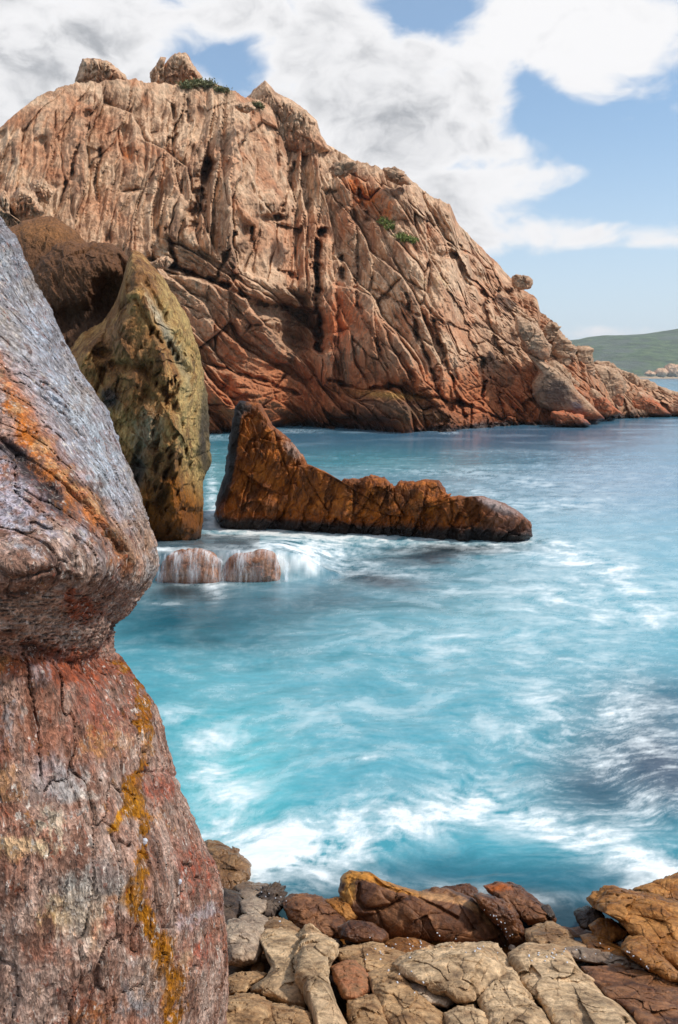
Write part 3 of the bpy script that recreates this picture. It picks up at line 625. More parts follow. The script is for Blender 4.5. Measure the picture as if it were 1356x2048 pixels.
rock('channel_rock', [(428, 1030), (436, 990), (447, 955), (456, 905), (463, 860), (470, 815), (480, 803), (500, 806), (522, 808), (534, 830), (545, 850), (572, 872), (598, 900), (612, 925), (628, 960), (620, 1040), (600, 1075), (520, 1075), (440, 1058)],
     M_chan, Y=23.4, T=1.3, p=8, nr=120, nphi=500, amp=.11, cell=1.0, fine=.04, rough=.03, soft=.0, planes=.42, pcell=.28, feat=chan_feat, painter=chan_paint, wetfn=chw,
     label='tall dark orange rock fin with a black leading edge standing in the channel', cat='sea rock', group='orange rocks in the channel')
rock('channel_rock', [(560, 1060), (575, 990), (592, 930), (610, 926), (640, 936), (668, 955), (682, 966), (690, 958), (716, 959), (742, 951), (770, 957), (783, 968), (790, 973), (800, 962), (830, 965), (850, 959), (876, 962), (888, 976), (898, 996), (904, 986), (930, 994), (962, 992), (1008, 1006), (1038, 1024), (1064, 1044),
      (1072, 1074), (1040, 1088), (960, 1092), (860, 1085), (760, 1075), (650, 1074)], M_chan, Y=22.2, T=1.0, p=8, nr=150, nphi=800, planes=.36, pcell=.12, amp=.06, cell=.7, fine=.05, rough=.03, soft=.0, center=(790, 1030), feat=chan_feat, painter=chan_paint, wetfn=chw, stretch=(.8, 1, .5), tiltx=-.25,
     label='long low orange rock ridge tapering right from the fin into the sea', cat='sea rock', group='orange rocks in the channel')

# small rocks with water falling over them
M_casc = rock_mat('cascade_stone', (lin((96, 62, 48)), lin((150, 108, 86)), lin((176, 136, 112)), lin((160, 92, 66))), scale=4, grain=.3, gscale=20, bump=.5, bdist=.02)
cw = lambda P, nn: .5+0*nn
def casc(pts, label, Y, **kw):
    return rock('cascade_rock', pts, M_casc, Y=Y, T=.5, p=2.3, nr=50, amp=.05, cell=.4, soft=.9, fine=.01, wetfn=cw, smoothness=.4, label=label, cat='rock', group='low rocks with the tide pouring over them', **kw)
casc([(318, 1175), (321, 1140), (330, 1116), (350, 1102), (380, 1097), (412, 1099), (432, 1110), (441, 1135), (440, 1178)], 'left pale brown rock of the two under the small waterfall', 16.6)
casc([(440, 1178), (443, 1142), (456, 1118), (476, 1106), (500, 1106), (522, 1096), (544, 1104), (556, 1126), (562, 1152), (556, 1174)], 'right reddish rock of the two under the small waterfall', 16.7)

# ---------------------------------------------------------------- near boulder on the left
M_near = rock_mat('gneiss', (lin((84, 62, 54)), lin((142, 112, 98)), lin((190, 166, 152)), lin((146, 92, 70))), scale=5, stretch=(1.3, 1.3, .55), rot=(0, R(-14), 0), grain=.42, gscale=26, bump=1., bdist=.014, hue=.5, con=1.6, sat=1.12,
                  speck=[(9., .58, lin((206, 196, 186)), .8), (7., .60, lin((134, 70, 50)), .75), (11., .585, lin((44, 36, 36)), .85), (5., .62, lin((150, 104, 60)), .7)])
RB = [(180, -260), (300, -110), (380, -45), (440, 0), (480, 30), (560, 62), (640, 101), (735, 150), (820, 200), (900, 241), (970, 270), (1030, 294), (1080, 307), (1130, 312), (1155, 305), (1175, 288), (1195, 268), (1215, 254), (1245, 247), (1305, 246), (1330, 260), (1380, 291),
      (1440, 320), (1500, 335), (1560, 351), (1620, 376), (1690, 405), (1740, 431), (1790, 440), (1850, 446), (1920, 455), (1980, 453), (2048, 446), (2200, 430), (2500, 400)]
ny_, nf_ = 1000, 380
pys = np.linspace(180, 2480, ny_)
rbd = np.interp(pys, *zip(*RB)); kk = np.hanning(25); rbd = np.convolve(np.pad(rbd, 12, 'edge'), kk/kk.sum(), 'valid')
rbd = rbd + 3.5*fbm(np.stack([pys/40, pys*0, pys*0], -1), 5, 400, .6)
phi = np.concatenate([np.linspace(0, np.pi*.8, nf_), np.linspace(np.pi*.8, 2*np.pi, 60)[1:-1]])
Lx = -620.
PYn = np.repeat(pys[:, None], len(phi), 1)
half = (rbd-Lx)/2; mid = (rbd+Lx)/2
sgs = lambda v, e: np.sign(v)*np.abs(v)**e
PXn = mid[:, None] + half[:, None]*sgs(np.cos(phi), .75)[None]
yc = np.interp(pys, [180, 440, 900, 1130, 1290, 1400, 1700, 2048, 2480], [3.9, 3.7, 3.05, 2.75, 2.82, 2.88, 2.85, 2.9, 2.9])
km = np.hanning(111); km /= km.sum(); smo = lambda v: np.convolve(np.pad(v, 55, 'edge'), km, 'valid')
yc = smo(yc)
bb = np.interp(pys, [180, 440, 900, 1130, 1290, 1400, 1700, 2048, 2480], [.8, 1.0, 1.15, 1.17, 1.13, 1.11, 1.15, 1.2, 1.2])
bb = smo(bb)
Yn = yc[:, None] - bb[:, None]*sgs(np.sin(phi), .9)[None]
front = (np.sin(phi) > -.01)[None]
Pn = at(PXn, PYn, Yn)
wob = fbm(np.stack([PXn/70, PYn/70, PXn*0], -1), 3, 410)*14
def nf(px, py):
    d = 0
    x = px+wob; y = py+wob
    # the fold under the upper lobe
    fold = [(330, 1215), (250, 1262), (225, 1318), (190, 1338), (130, 1325), (60, 1300), (-20, 1296), (-120, 1300)]
    dist = segdist(x, y, fold)
    d = d - .03*np.exp(-(dist/20)**2) - .03*np.exp(-(dist/70)**2)
    d = d + .07*ell(x, y, 110, 1130, 150, 110, 25) + .05*ell(x, y, 60, 900, 60, 200, -30)
    for pts, w_, dd in [([(240, 1320), (262, 1400), (282, 1480)], 4, .012), ([(215, 1340), (235, 1400), (262, 1450)], 4, .012), ([(300, 1560), (330, 1640), (352, 1700), (380, 1760)], 5, .016), ([(60, 860), (110, 950), (180, 1040), (240, 1120)], 14, -.012), ([(120, 980), (160, 1030), (215, 1100)], 7, .022),
                        ([(0, 880), (60, 940), (100, 985)], 8, .03), ([(60, 560), (75, 600)], 3, .01), ([(45, 690), (66, 730)], 3, .012), ([(150, 860), (165, 900)], 3, .01), ([(270, 1545), (330, 1540), (352, 1556)], 3, .01)]:
        d = d - dd*np.exp(-(segdist(x, y, pts)/w_)**2)
    return d
# flaky crystalline surface, grain running down the face
q = Pn.copy(); ang = R(-16); upper = (1-sstep(PYn, 1180, 1330))
gx = q[..., 0]*np.cos(ang)+q[..., 2]*np.sin(ang); gz = -q[..., 0]*np.sin(ang)+q[..., 2]*np.cos(ang)
ang2 = R(28); gx2 = q[..., 0]*np.cos(ang2)+q[..., 2]*np.sin(ang2); gz2 = -q[..., 0]*np.sin(ang2)+q[..., 2]*np.cos(ang2)
gx = gx2*upper+gx*(1-upper)*1.; gz = gz2*upper+gz*(1-upper)
gy = q[..., 1]
A = np.stack([gx, gy, gz*.35], -1)
n1 = fbm(A*9, 3, 420); n2 = ridged(A*26, 3, 421, .6)
fx, fe, fr = facets(np.stack([gx*34, gy*34, gz*15], -1)+n1[..., None]*.5, 422, .6, .35, .3, .1)
lmask = fbm(A*3+5, 3, 423)
dn = .035*fbm(Pn*2.2, 4, 424) + .010*n1 + .005*n2 + .0065*fx*sstep(lmask, -.35, .25) + .004*fbm(A*70, 3, 426, .7)
f1, f2, _, r_ = worley(np.stack([gx*10+n1, gy*10, gz*2.6], -1), 425)
dn = dn - .022*np.exp(-((f2-f1)/.045))*(r_[..., 1] > .5)
dn = dn + nf(PXn, PYn)
a, b = ray(PXn, PYn); rd = np.stack([a, np.ones_like(a), b], -1); rd /= np.linalg.norm(rd, axis=-1)[..., None]
ndr = -rd*np.sin(phi)[None, :, None] + np.array([1., 0, 0])*(np.cos(phi)*np.abs(np.cos(phi)))[None, :, None]
Pn = Pn + ndr*dn[..., None]
capv = np.array([Pn[0].mean(0), Pn[-1].mean(0)])
nv = Pn.reshape(-1, 3).shape[0]; mphi = len(phi)
j = np.arange(mphi)
tr = np.concatenate([np.stack([0*j+nv, (j+1) % mphi, j], -1), np.stack([0*j+nv+1, (ny_-1)*mphi+j, (ny_-1)*mphi+(j+1) % mphi], -1)])
fx_, fy_ = PXn.ravel(), PYn.ravel()
b = paintbuf(nv)
w1 = fbm(np.stack([fx_/22, fy_/50, fx_*0], -1), 6, 430, .68)*1.2
w2 = fbm(np.stack([fx_/50, fy_/34, fx_*0], -1), 6, 431, .68)*1.2
u_ = fx_ - np.interp(fy_, *zip(*RB))         # distance from the right edge
# upper lobe: blue-grey skin, with the bluish light on its top painted in
lay(b, lin((156, 162, 172)), .56*(1-sstep(segdist(fx_, fy_, [(0, 440), (100, 650), (200, 830), (290, 1030)])+w1*40, 90, 190))*(fy_ < 1180))
lay(b, lin((134, 124, 122)), .5*sstep(w2, 0, .3)*(1-sstep(fy_, 1000, 1150)))
lay(b, lin((164, 158, 168)), .55*ell(fx_+w1*30, fy_, 20, 1010, 80, 110, -20))
lay(b, lin((120, 98, 84)), .6*ell(fx_+w1*40, fy_, 220, 1150, 110, 60)); lay(b, lin((176, 130, 84)), .5*ell(fx_+w1*30, fy_, 285, 1090, 30, 90, -5))
oband = segdist(fx_+w1*22, fy_+w2*22, [(-30, 730), (20, 800), (60, 890), (110, 960), (170, 1010), (200, 1060), (240, 1110)])
lay(b, lin((178, 108, 56)), .78*np.exp(-(oband/34)**2)); lay(b, lin((206, 170, 130)), .5*np.exp(-(oband/14)**2)*sstep(w2, 0, .2))
lay(b, lin((44, 36, 38)), .95*np.exp(-(segdist(fx_+w1*22, fy_+w2*16, [(-40, 880), (20, 900), (70, 960), (120, 1020)])/17)**2)); lay(b, lin((50, 40, 36)), .75*np.exp(-(segdist(fx_+w1*20, fy_+w2*20, [(130, 960), (190, 985), (205, 1060), (250, 1130)])/9)**2))
# red fold
lay(b, lin((150, 78, 54)), .65*ell(fx_+w1*30, fy_+w2*30, 160, 1225, 70, 34, 10)); lay(b, lin((138, 80, 58)), .7*ell(fx_+w1*30, fy_, 110, 1330, 190, 40, 2))
lay(b, lin((70, 50, 44)), .75*np.exp(-(segdist(fx_+w1*20, fy_+w2*10, [(245, 1250), (205, 1325), (140, 1312), (60, 1290)])/10)**2))
# lower body
lay(b, lin((146, 92, 76)), .6*ell(fx_+w1*60, fy_+w2*60, 210, 1430, 120, 110)); lay(b, lin((168, 160, 152)), .5*ell(fx_+w1*60, fy_, 40, 1560, 140, 60))
lay(b, lin((140, 76, 60)), .6*ell(fx_+w1*50, fy_+w2*30, 385, 1740, 70, 90, -20)); lay(b, lin((138, 72, 58)), .55*ell(fx_+w1*40, fy_+w2*30, 405, 1900, 50, 60)); lay(b, lin((150, 84, 66)), .55*ell(fx_+w1*20, fy_+w2*10, 320, 1580, 40, 44))
lay(b, lin((142, 84, 64)), .5*ell(fx_+w1*40, fy_+w2*30, 90, 1900, 90, 55, -10)); lay(b, lin((158, 156, 150)), .7*ell(fx_+w1*40, fy_+w2*30, 180, 1780, 90, 70))
lay(b, lin((216, 200, 166)), .8*ell(fx_+w1*30, fy_+w2*14, 40, 1690, 70, 18, 8)); lay(b, lin((46, 42, 42)), .75*np.exp(-(segdist(fx_+w1*14, fy_+w2*20, [(-20, 1640), (60, 1655), (110, 1640), (200, 1620)])/8)**2)*sstep(w1, -.3, .25))
lay(b, lin((176, 132, 56)), .6*ell(fx_+w1*30, fy_+w2*20, 120, 1830, 40, 30)); lay(b, lin((186, 140, 90)), .5*ell(fx_+w1*20, fy_+w2*20, 190, 1850, 16, 60)); lay(b, lin((150, 112, 96)), .6*ell(fx_+w1*30, fy_+w2*20, 300, 1960, 80, 60)); lay(b, lin((168, 160, 160)), .6*ell(fx_+w1*30, fy_+w2*20, 400, 1830, 60, 14, -20))
rng = np.random.default_rng(5)
for k in range(46):
    cx, cy = rng.uniform(-20, 450), rng.uniform(1300, 2050)
    c_ = [(196, 178, 156), (150, 84, 62), (176, 132, 92), (120, 92, 84), (204, 190, 176), (158, 108, 60), (136, 70, 58), (150, 150, 152)][k % 8]
    lay(b, lin(c_), rng.uniform(.3, .6)*ell(fx_+w1*40, fy_+w2*40, cx, cy, rng.uniform(14, 50), rng.uniform(14, 60), rng.uniform(-30, 10)))
for k in range(22):
    cy = rng.uniform(450, 1150); cx = rng.uniform(-20, np.interp(cy, *zip(*RB)))
    c_ = [(190, 196, 200), (122, 98, 86), (160, 140, 118), (98, 90, 92)][k % 4]
    lay(b, lin(c_), rng.uniform(.3, .55)*ell(fx_+w1*30, fy_+w2*40, cx, cy, rng.uniform(10, 24), rng.uniform(30, 80), -30))
# ochre seep line
oc = [(255, 1325), (275, 1352), (285, 1420), (288, 1500), (284, 1530), (262, 1560), (258, 1605), (286, 1640), (290, 1690), (282, 1740), (262, 1790), (292, 1840), (325, 1900), (345, 1960), (342, 2060)]
ow = np.interp(fy_, [1325, 1420, 1530, 1580, 1620, 1690, 1750, 1800, 1850, 1920, 2060], [5, 6, 8, 22, 14, 11, 15, 30, 20, 18, 12])
od = segdist(fx_+w1*16, fy_, oc)
lay(b, lin((152, 100, 36)), .95*np.clip(1.5-od/(ow*.85), 0, 1)*(.75+.6*w2)); lay(b, lin((176, 124, 60)), .7*np.exp(-(segdist(fx_+w1*16, fy_+w2*14, [(280, 1610), (245, 1625), (220, 1660)])/12)**2))
b = np.concatenate([b, b[:1], b[-1:]])
nb_ = mesh_obj('near_boulder', np.concatenate([Pn.reshape(-1, 3), capv]), gridquads(ny_, mphi, True), M_near, tr, attrs={'paint': b, 'wet': np.zeros(nv+2)})
tag(nb_, 'huge blue grey and rust coloured boulder with an ochre streak filling the left edge', 'boulder')
print('near boulder', time.time()-T0)

# two small shells on it, found by the surface point nearest their place
M_shell = bpy.data.materials.new('shell'); M_shell.use_nodes = True; tn = NT(M_shell.node_tree)
pb = tn.node('ShaderNodeBsdfPrincipled'); v_ = tn.node('ShaderNodeTexCoord').outputs['Object']
tn.l.new(tn.mix(tn.noise(v_, 160, 3), (.42, .46, .55, 1), (.72, .74, .78, 1)), pb.inputs['Base Color']); pb.inputs['Roughness'].default_value = .4
tn.l.new(pb.outputs[0], tn.node('ShaderNodeOutputMaterial').inputs[0])
def shell(px, py, r, label):
    i = np.argmin((PXn-px)**2+(PYn-py)**2+(~front)*1e9); c = Pn.reshape(-1, 3)[i]; nrm = ndr.reshape(-1, 3)[i]
    th = np.linspace(0, 1, 14)[:, None]; f = np.linspace(0, 2*np.pi, 20, endpoint=False)[None]
    rr_ = r*np.sin(th*np.pi)**.8*(1+.10*np.sin(th*26)); up = np.cos(th*np.pi)*r*1.35   # ribbed whelk body
    v = np.stack([rr_*np.cos(f), rr_*np.sin(f)*.8, up+0*f], -1).reshape(-1, 3)
    a = .5; rot = np.array([[math.cos(a), 0, math.sin(a)], [0, 1, 0], [-math.sin(a), 0, math.cos(a)]])
    v = v@rot.T + c + nrm*r*.6
    tag(mesh_obj('sea_snail', v, gridquads(14, 20, True), M_shell, origin=c), label, 'sea snail', 'pale sea snails on the near boulder')
shell(287, 1683, .0075, 'small oval blue white sea snail on the ochre streak of the near boulder')
shell(356, 1763, .0065, 'tiny pale sea snail on the red patch right of the ochre streak')

# ---------------------------------------------------------------- foreground rocks
def fgm(name, d, m, l, a, **kw):
    kw.setdefault('gscale', 34); kw.setdefault('scale', 3.2)
    return rock_mat(name, (lin(d), lin(m), lin(l), lin(a)), stretch=(1, 1, 1.), grain=.14, bump=.7, bdist=.007, hue=.6, con=1.35, **kw)
M_tan = fgm('tan_shore_stone', (92, 68, 48), (142, 112, 82), (176, 146, 112), (122, 84, 56))
M_pale = fgm('pale_shore_stone', (104, 82, 62), (158, 134, 106), (198, 172, 140), (142, 108, 78))
M_brown = fgm('brown_wet_stone', (58, 38, 28), (98, 64, 44), (142, 102, 74), (84, 58, 44))
M_gold = fgm('golden_shore_stone', (88, 58, 32), (142, 96, 54), (178, 130, 82), (110, 80, 42))
M_dark = fgm('dark_wet_stone', (40, 34, 30), (72, 60, 52), (110, 94, 80), (60, 44, 36))
M_grey = fgm('grey_shore_stone', (96, 84, 74), (140, 122, 106), (172, 154, 134), (122, 94, 76))
def fg(pts, mat, label, T=.22, dY=0., **kw):
    pts = Z6(pts); o = np.array(pts); pts = [tuple(q_) for q_ in (o-o.mean(0))*1.05+o.mean(0)]; kw.setdefault('planes', .11*max(np.ptp(o[:, 0]), np.ptp(o[:, 1]))/FPX*4.8); kw.setdefault('pcell', .42); cy = o[:, 1].mean()*.5 + (o[:, 1].min()+o[:, 1].max())*.25
    kw.setdefault('lean', .75); kw.setdefault('fine', .005); kw.setdefault('p', 3.5); kw.setdefault('soft', .25); kw.setdefault('smoothness', .15); kw.setdefault('rough', .045)
    kw.setdefault('amp', min(.055, .085*max(np.ptp(o[:, 0]), np.ptp(o[:, 1]))/FPX*float(shelfY(cy))))
    return rock('shore_rock', pts, mat, Y=float(shelfY(cy))+dY, T=T, label=label, cat='rock', group='rocks of the near shore', **kw)
W1 = lambda P, nn: .75+0*nn
W3 = lambda P, nn: .35+.4*sstep(nn, -.1, .3)
fg([(10, 60), (25, 46), (60, 50), (110, 75), (142, 112), (140, 165), (112, 205), (70, 232), (20, 220)], M_tan, 'rounded olive tan boulder at the water edge beside the near boulder', T=.3, dY=-.2, lean=.3)
fg([(25, 170), (70, 180), (112, 195), (126, 250), (90, 300), (30, 300), (15, 230)], M_dark, 'dark wet rock in the gap below the rounded olive boulder', T=.2, lean=.5, wetfn=W1)
fg([(104, 172), (130, 162), (190, 168), (195, 195), (150, 212), (110, 205)], M_grey, 'small flat grey rock touching the rounded olive boulder', T=.12, dY=-.1)
fg([(185, 178), (210, 168), (238, 182), (243, 225), (205, 262), (160, 240), (165, 205)], M_dark, 'rough barnacled dark rock left of the red brown slab', T=.15, dY=-.1, amp=.06, smoothness=0)
fg([(115, 215), (150, 203), (188, 215), (185, 245), (150, 262), (120, 250)], M_grey, 'small squarish grey rock in the middle of the left rubble', T=.12, dY=-.15)
fg([(110, 262), (150, 248), (190, 262), (205, 290), (175, 315), (130, 300)], M_grey, 'grey rock wedged under the barnacled dark rock', T=.12, dY=-.15)
fg([(172, 285), (205, 262), (250, 272), (280, 296), (262, 320), (200, 318)], M_tan, 'small brown capstone above the notched pale slab', T=.12, dY=-.15, wetfn=W3)
fg([(236, 222), (262, 205), (292, 199), (345, 207), (362, 222), (405, 262), (418, 305), (370, 325), (300, 312), (262, 290), (245, 250)], M_brown, 'red brown angular slab left of the big split slab', T=.22, lean=.25, p=3.5, soft=.1, smoothness=.1, wetfn=W3)
fg([(355, 215), (400, 205), (440, 225), (452, 262), (415, 275), (372, 240)], M_gold, 'small tan block between the red brown slab and the big split slab', T=.15, lean=.3, dY=-.05)
fg([(395, 290), (430, 272), (490, 280), (530, 310), (520, 335), (440, 335), (400, 320)], M_brown, 'low dark brown block below the golden lobe', T=.15, lean=.3, dY=-.1, wetfn=W1)
fg([(808, 175), (840, 163), (905, 175), (925, 190), (965, 225), (1005, 262), (1000, 285), (930, 280), (870, 235)], M_brown, 'rounded wet rock half washed by the sea behind the dark slabs', T=.22, lean=.3, wetfn=W1, painter=lambda b, px, py, P, nn: lay(b, lin((176, 104, 60)), .8*ell(px, py, 990, 1775, 40, 12)))
fg([(965, 232), (990, 225), (1008, 258), (998, 268), (978, 252)], M_dark, 'thin dark flake rock behind the rounded wet rock', T=.06, lean=.3, wetfn=W1)
fg([(655, 190), (700, 176), (765, 166), (790, 185), (800, 205), (780, 225), (700, 215)], M_brown, 'dark peaked rock behind the big split slab', T=.15, lean=.2, dY=.15, wetfn=W1, soft=.1)
def splitp(b, px, py, P, nn):
    lay(b, lin((190, 134, 72)), .9*np.exp(-(segdist(px+nn*10, py, Z6([(410, 150), (440, 140), (490, 150), (560, 175), (620, 190)]))/11)**2)); lay(b, lin((186, 140, 82)), .9*ell(px+nn*10, py, *Z6([(422, 195)])[0], 18, 34))
    lay(b, lin((178, 138, 100)), .8*np.exp(-(segdist(px+nn*10, py, Z6([(640, 195), (720, 205), (790, 240), (850, 300), (880, 340)]))/12)**2))
def splitf(px, py):
    n = fbm(np.stack([px/14, py/14, px*0], -1), 3, 91)*3
    d = 0
    for pts, w_, dd in [(Z6([(452, 170), (450, 215), (470, 240), (530, 232), (590, 200)]), 3.5, .05), (Z6([(500, 240), (520, 290), (540, 310)]), 2.5, .03), (Z6([(620, 205), (680, 235), (730, 265)]), 3, .04), (Z6([(480, 140), (520, 175), (590, 195)]), 4, .06)]:
        d = d - dd*np.exp(-(segdist(px+n, py+n, pts)/w_)**2)
    return d
fg([(403, 190), (408, 158), (432, 132), (455, 134), (490, 138), (520, 160), (580, 178), (620, 190), (650, 180), (700, 184), (760, 208), (800, 238), (850, 290), (884, 348), (820, 350), (720, 345), (600, 330), (520, 318), (450, 285), (415, 240)], M_brown,
   'largest dark brown split slab with a golden lobe at its left end', T=.3, lean=.12, p=4, soft=.1, smoothness=.1, feat=splitf, painter=splitp, nr=110, wetfn=W3, amp=.04, center=Z6([(620, 262)])[0])
fg([(778, 200), (800, 196), (862, 215), (900, 262), (932, 318), (925, 342), (885, 348), (850, 290), (800, 240)], M_brown, 'narrow dark slab leaning on the right end of the big split slab', T=.2, lean=.1, dY=.05, soft=.1, wetfn=W1, p=3.5)
fg([(925, 300), (960, 285), (1000, 278), (1040, 300), (1060, 325), (1120, 350), (1080, 362), (990, 358), (935, 340)], M_tan, 'brown mottled rock at the head of the tide inlet', T=.14, wetfn=W3)
fg([(1062, 245), (1100, 230), (1135, 240), (1150, 270), (1120, 300), (1080, 290)], M_dark, 'small dark rock at the seaward left corner of the golden boulders', T=.16, wetfn=W1, lean=.4)
fg([(1235, 182), (1290, 158), (1356, 138), (1420, 135), (1420, 235), (1340, 225), (1270, 210)], M_gold, 'ochre topped rock cut by the right edge at the water', T=.3, lean=.3, wetfn=W3)
fg([(1105, 285), (1130, 268), (1165, 266), (1208, 300), (1195, 325), (1165, 335), (1120, 315)], M_gold, 'orange wedge rock tucked under the biggest golden boulder', T=.16, lean=.4, dY=-.1, wetfn=W3)
fg([(1112, 212), (1140, 192), (1180, 183), (1240, 190), (1290, 205), (1350, 225), (1430, 250), (1430, 450), (1350, 425), (1290, 380), (1240, 330), (1195, 275), (1150, 250), (1120, 238)], M_gold, 'biggest golden brown boulder sloping off the right edge', T=.42, lean=.4, dY=-.15, wetfn=W3, nr=110, smoothness=.2, amp=.07)
fg([(1200, 355), (1225, 325), (1262, 320), (1300, 365), (1370, 430), (1430, 470), (1330, 440), (1260, 400)], M_gold, 'golden wedge rock below the biggest golden boulder', T=.2, lean=.5, dY=-.15, wetfn=W3)
fg([(1080, 315), (1130, 310), (1190, 345), (1240, 395), (1180, 400), (1110, 365)], M_gold, 'low wet orange rock between the inlet and the golden wedge', T=.12, wetfn=W1)
fg([(1025, 352), (1080, 346), (1140, 352), (1200, 372), (1260, 400), (1255, 415), (1160, 402), (1090, 388), (1045, 372)], M_grey, 'thin grey ledge sprinkled with shells right of centre', T=.1, wetfn=W3)
fg([(525, 335), (570, 322), (620, 326), (670, 346), (640, 362), (560, 368)], M_gold, 'low wet orange rock in front of the big split slab', T=.08, wetfn=W1)
fg([(62, 300), (80, 275), (104, 267), (140, 280), (165, 310), (174, 340), (160, 385), (120, 400), (80, 392), (62, 350)], M_grey, 'blocky grey brown boulder beside the near boulder', T=.26, dY=-.1, lean=.5)
fg([(1090, 405), (1140, 400), (1220, 400), (1290, 412), (1360, 462), (1430, 500), (1430, 620), (1300, 620), (1230, 550), (1150, 480), (1110, 445)], M_brown, 'broad flat wet brown ledge in the lower right corner', T=.14, wetfn=W3, painter=lambda b, px, py, P, nn: lay(b, lin((150, 110, 80)), .6*sstep(nn, -.1, .2)), lean=.9)
fg([(380, 358), (420, 344), (490, 338), (548, 350), (590, 372), (585, 410), (530, 432), (470, 425), (410, 395)], M_tan, 'low brown rounded rock above the reddish block', T=.16)
fg([(372, 405), (400, 390), (440, 384), (478, 425), (482, 470), (445, 500), (408, 490), (385, 450)], M_tan, 'reddish tan block left of the ribbed slabs', T=.2, dY=-.05, painter=lambda b, px, py, P, nn: lay(b, lin((146, 100, 74)), .6+0*nn))
fg([(775, 342), (800, 332), (838, 335), (862, 365), (888, 402), (868, 418), (835, 400), (800, 365)], M_pale, 'narrow pale slab right behind the largest pale block', T=.14)
fg([(888, 372), (915, 350), (945, 343), (1000, 345), (1035, 355), (1075, 410), (1110, 445), (1180, 510), (1270, 590), (1270, 640), (1050, 640), (1010, 565), (960, 495), (905, 435)], M_pale, 'long broad pale slab sloping to the lower right', T=.2, nr=110, smoothness=.5, lean=.9)
fg([(815, 425), (850, 410), (885, 412), (915, 455), (960, 510), (990, 570), (1000, 640), (830, 640), (812, 540), (800, 500)], M_pale, 'pale rounded slab at the bottom between the largest block and the long slab', T=.24)
fg([(478, 428), (520, 410), (560, 408), (590, 440), (625, 480), (665, 515), (695, 550), (700, 640), (560, 640), (525, 560), (500, 500)], M_tan, 'ribbed tan slab at the bottom centre', T=.2, feat=lambda px, py: .02*np.sin((px*.8+py*.55)/9)+0*px)
fg([(575, 445), (630, 438), (690, 465), (725, 495), (700, 520), (640, 505), (590, 475)], M_grey, 'shaded grey rock under the front of the largest pale block', T=.16, dY=-.03)
fg([(552, 395), (575, 375), (615, 360), (700, 345), (760, 340), (800, 342), (830, 365), (852, 405), (845, 440), (815, 480), (780, 508), (730, 505), (680, 478), (640, 462), (600, 445), (570, 425)], M_pale, 'largest pale cream block in the middle of the near shore', T=.3, dY=-.15, nr=110, smoothness=.35, amp=.05, lean=.6, painter=lambda b, px, py, P, nn: (lay(b, lin((40, 36, 34)), .9*ell(px+nn*8, py, *Z6([(838, 455)])[0], 14, 20, 20)), lay(b, lin((176, 124, 80)), .4*sstep(nn, .1, .35))))
fg([(695, 535), (730, 515), (775, 512), (820, 545), (835, 640), (720, 640), (700, 580)], M_pale, 'small pale rock at the bottom edge under the largest pale block', T=.16)
fg([(420, 500), (450, 490), (500, 482), (528, 540), (545, 640), (430, 640), (422, 560)], M_tan, 'tan rock at the bottom edge left of the ribbed slab', T=.16)
fg([(168, 325), (195, 302), (235, 300), (280, 312), (286, 335), (272, 375), (270, 410), (292, 455), (308, 485), (298, 515), (255, 515), (200, 495), (146, 470), (150, 455), (190, 430), (205, 405), (190, 370)], M_pale, 'notched pale slab shaped like a boot in the left foreground', T=.24, dY=-.1, center=Z6([(235, 420)])[0], nr=110, smoothness=.4)
fg([(284, 320), (298, 295), (315, 289), (345, 312), (385, 345), (388, 370), (366, 400), (362, 440), (380, 495), (412, 555), (410, 620), (340, 620), (318, 540), (300, 480), (275, 415), (272, 380)], M_pale, 'upright curved pale slab right of the boot shaped slab', T=.26, dY=-.12, center=Z6([(325, 420)])[0], nr=110, smoothness=.4)
fg([(60, 500), (100, 484), (155, 480), (200, 505), (205, 545), (170, 580), (120, 640), (40, 640), (45, 560)], M_tan, 'rounded tan rock at the lower left beside the near boulder', T=.24, dY=-.1)
fg([(160, 580), (205, 512), (260, 518), (310, 535), (340, 600), (330, 640), (170, 640)], M_tan, 'low tan rock at the bottom edge under the boot shaped slab', T=.18, dY=-.1)
fg([(70, 440), (110, 420), (160, 415), (190, 425), (150, 455), (130, 475), (85, 480)], M_tan, 'small flat tan rock between the blocky boulder and the boot shaped slab', T=.1)
print('fg rocks', time.time()-T0)

# tiny sea snails on the ledges and small stones in the gaps, found on the rock surfaces themselves
allv = []
for o_ in bpy.data.objects:
    if o_.name.startswith('shore_rock'):
        n_ = len(o_.data.vertices); v = np.empty(n_*3, np.float32); o_.data.vertices.foreach_get('co', v); v = v.reshape(-1, 3)+np.array(o_.location)
        allv.append(v[:int(n_*.6)])
allv = np.concatenate(allv)
def project(v):
    d = v-np.array([0, 0, CAMH]); cp, sp = math.cos(PITCH), math.sin(PITCH)
    zc = d[:, 1]*cp-d[:, 2]*sp; return W/2+FPX*d[:, 0]/zc, H/2-FPX*(d[:, 1]*sp+d[:, 2]*cp)/zc, zc
ux, uy, uz = project(allv)
def surf(x, y):
    near_ = (np.abs(ux-x) < 7)*(np.abs(uy-y) < 7)
    if not near_.any(): return None
    k = np.where(near_)[0]; return allv[k[np.argmin(uz[k])]]
rng = np.random.default_rng(3)
th = np.linspace(0, 1, 8)[:, None]; f_ = np.linspace(0, 2*np.pi, 10, endpoint=False)[None]
snv = np.stack([.0042*np.sin(th*np.pi)**.8*np.cos(f_), .0036*np.sin(th*np.pi)**.8*np.sin(f_), .0058*np.cos(th*np.pi)+0*f_], -1).reshape(-1, 3)
first = None
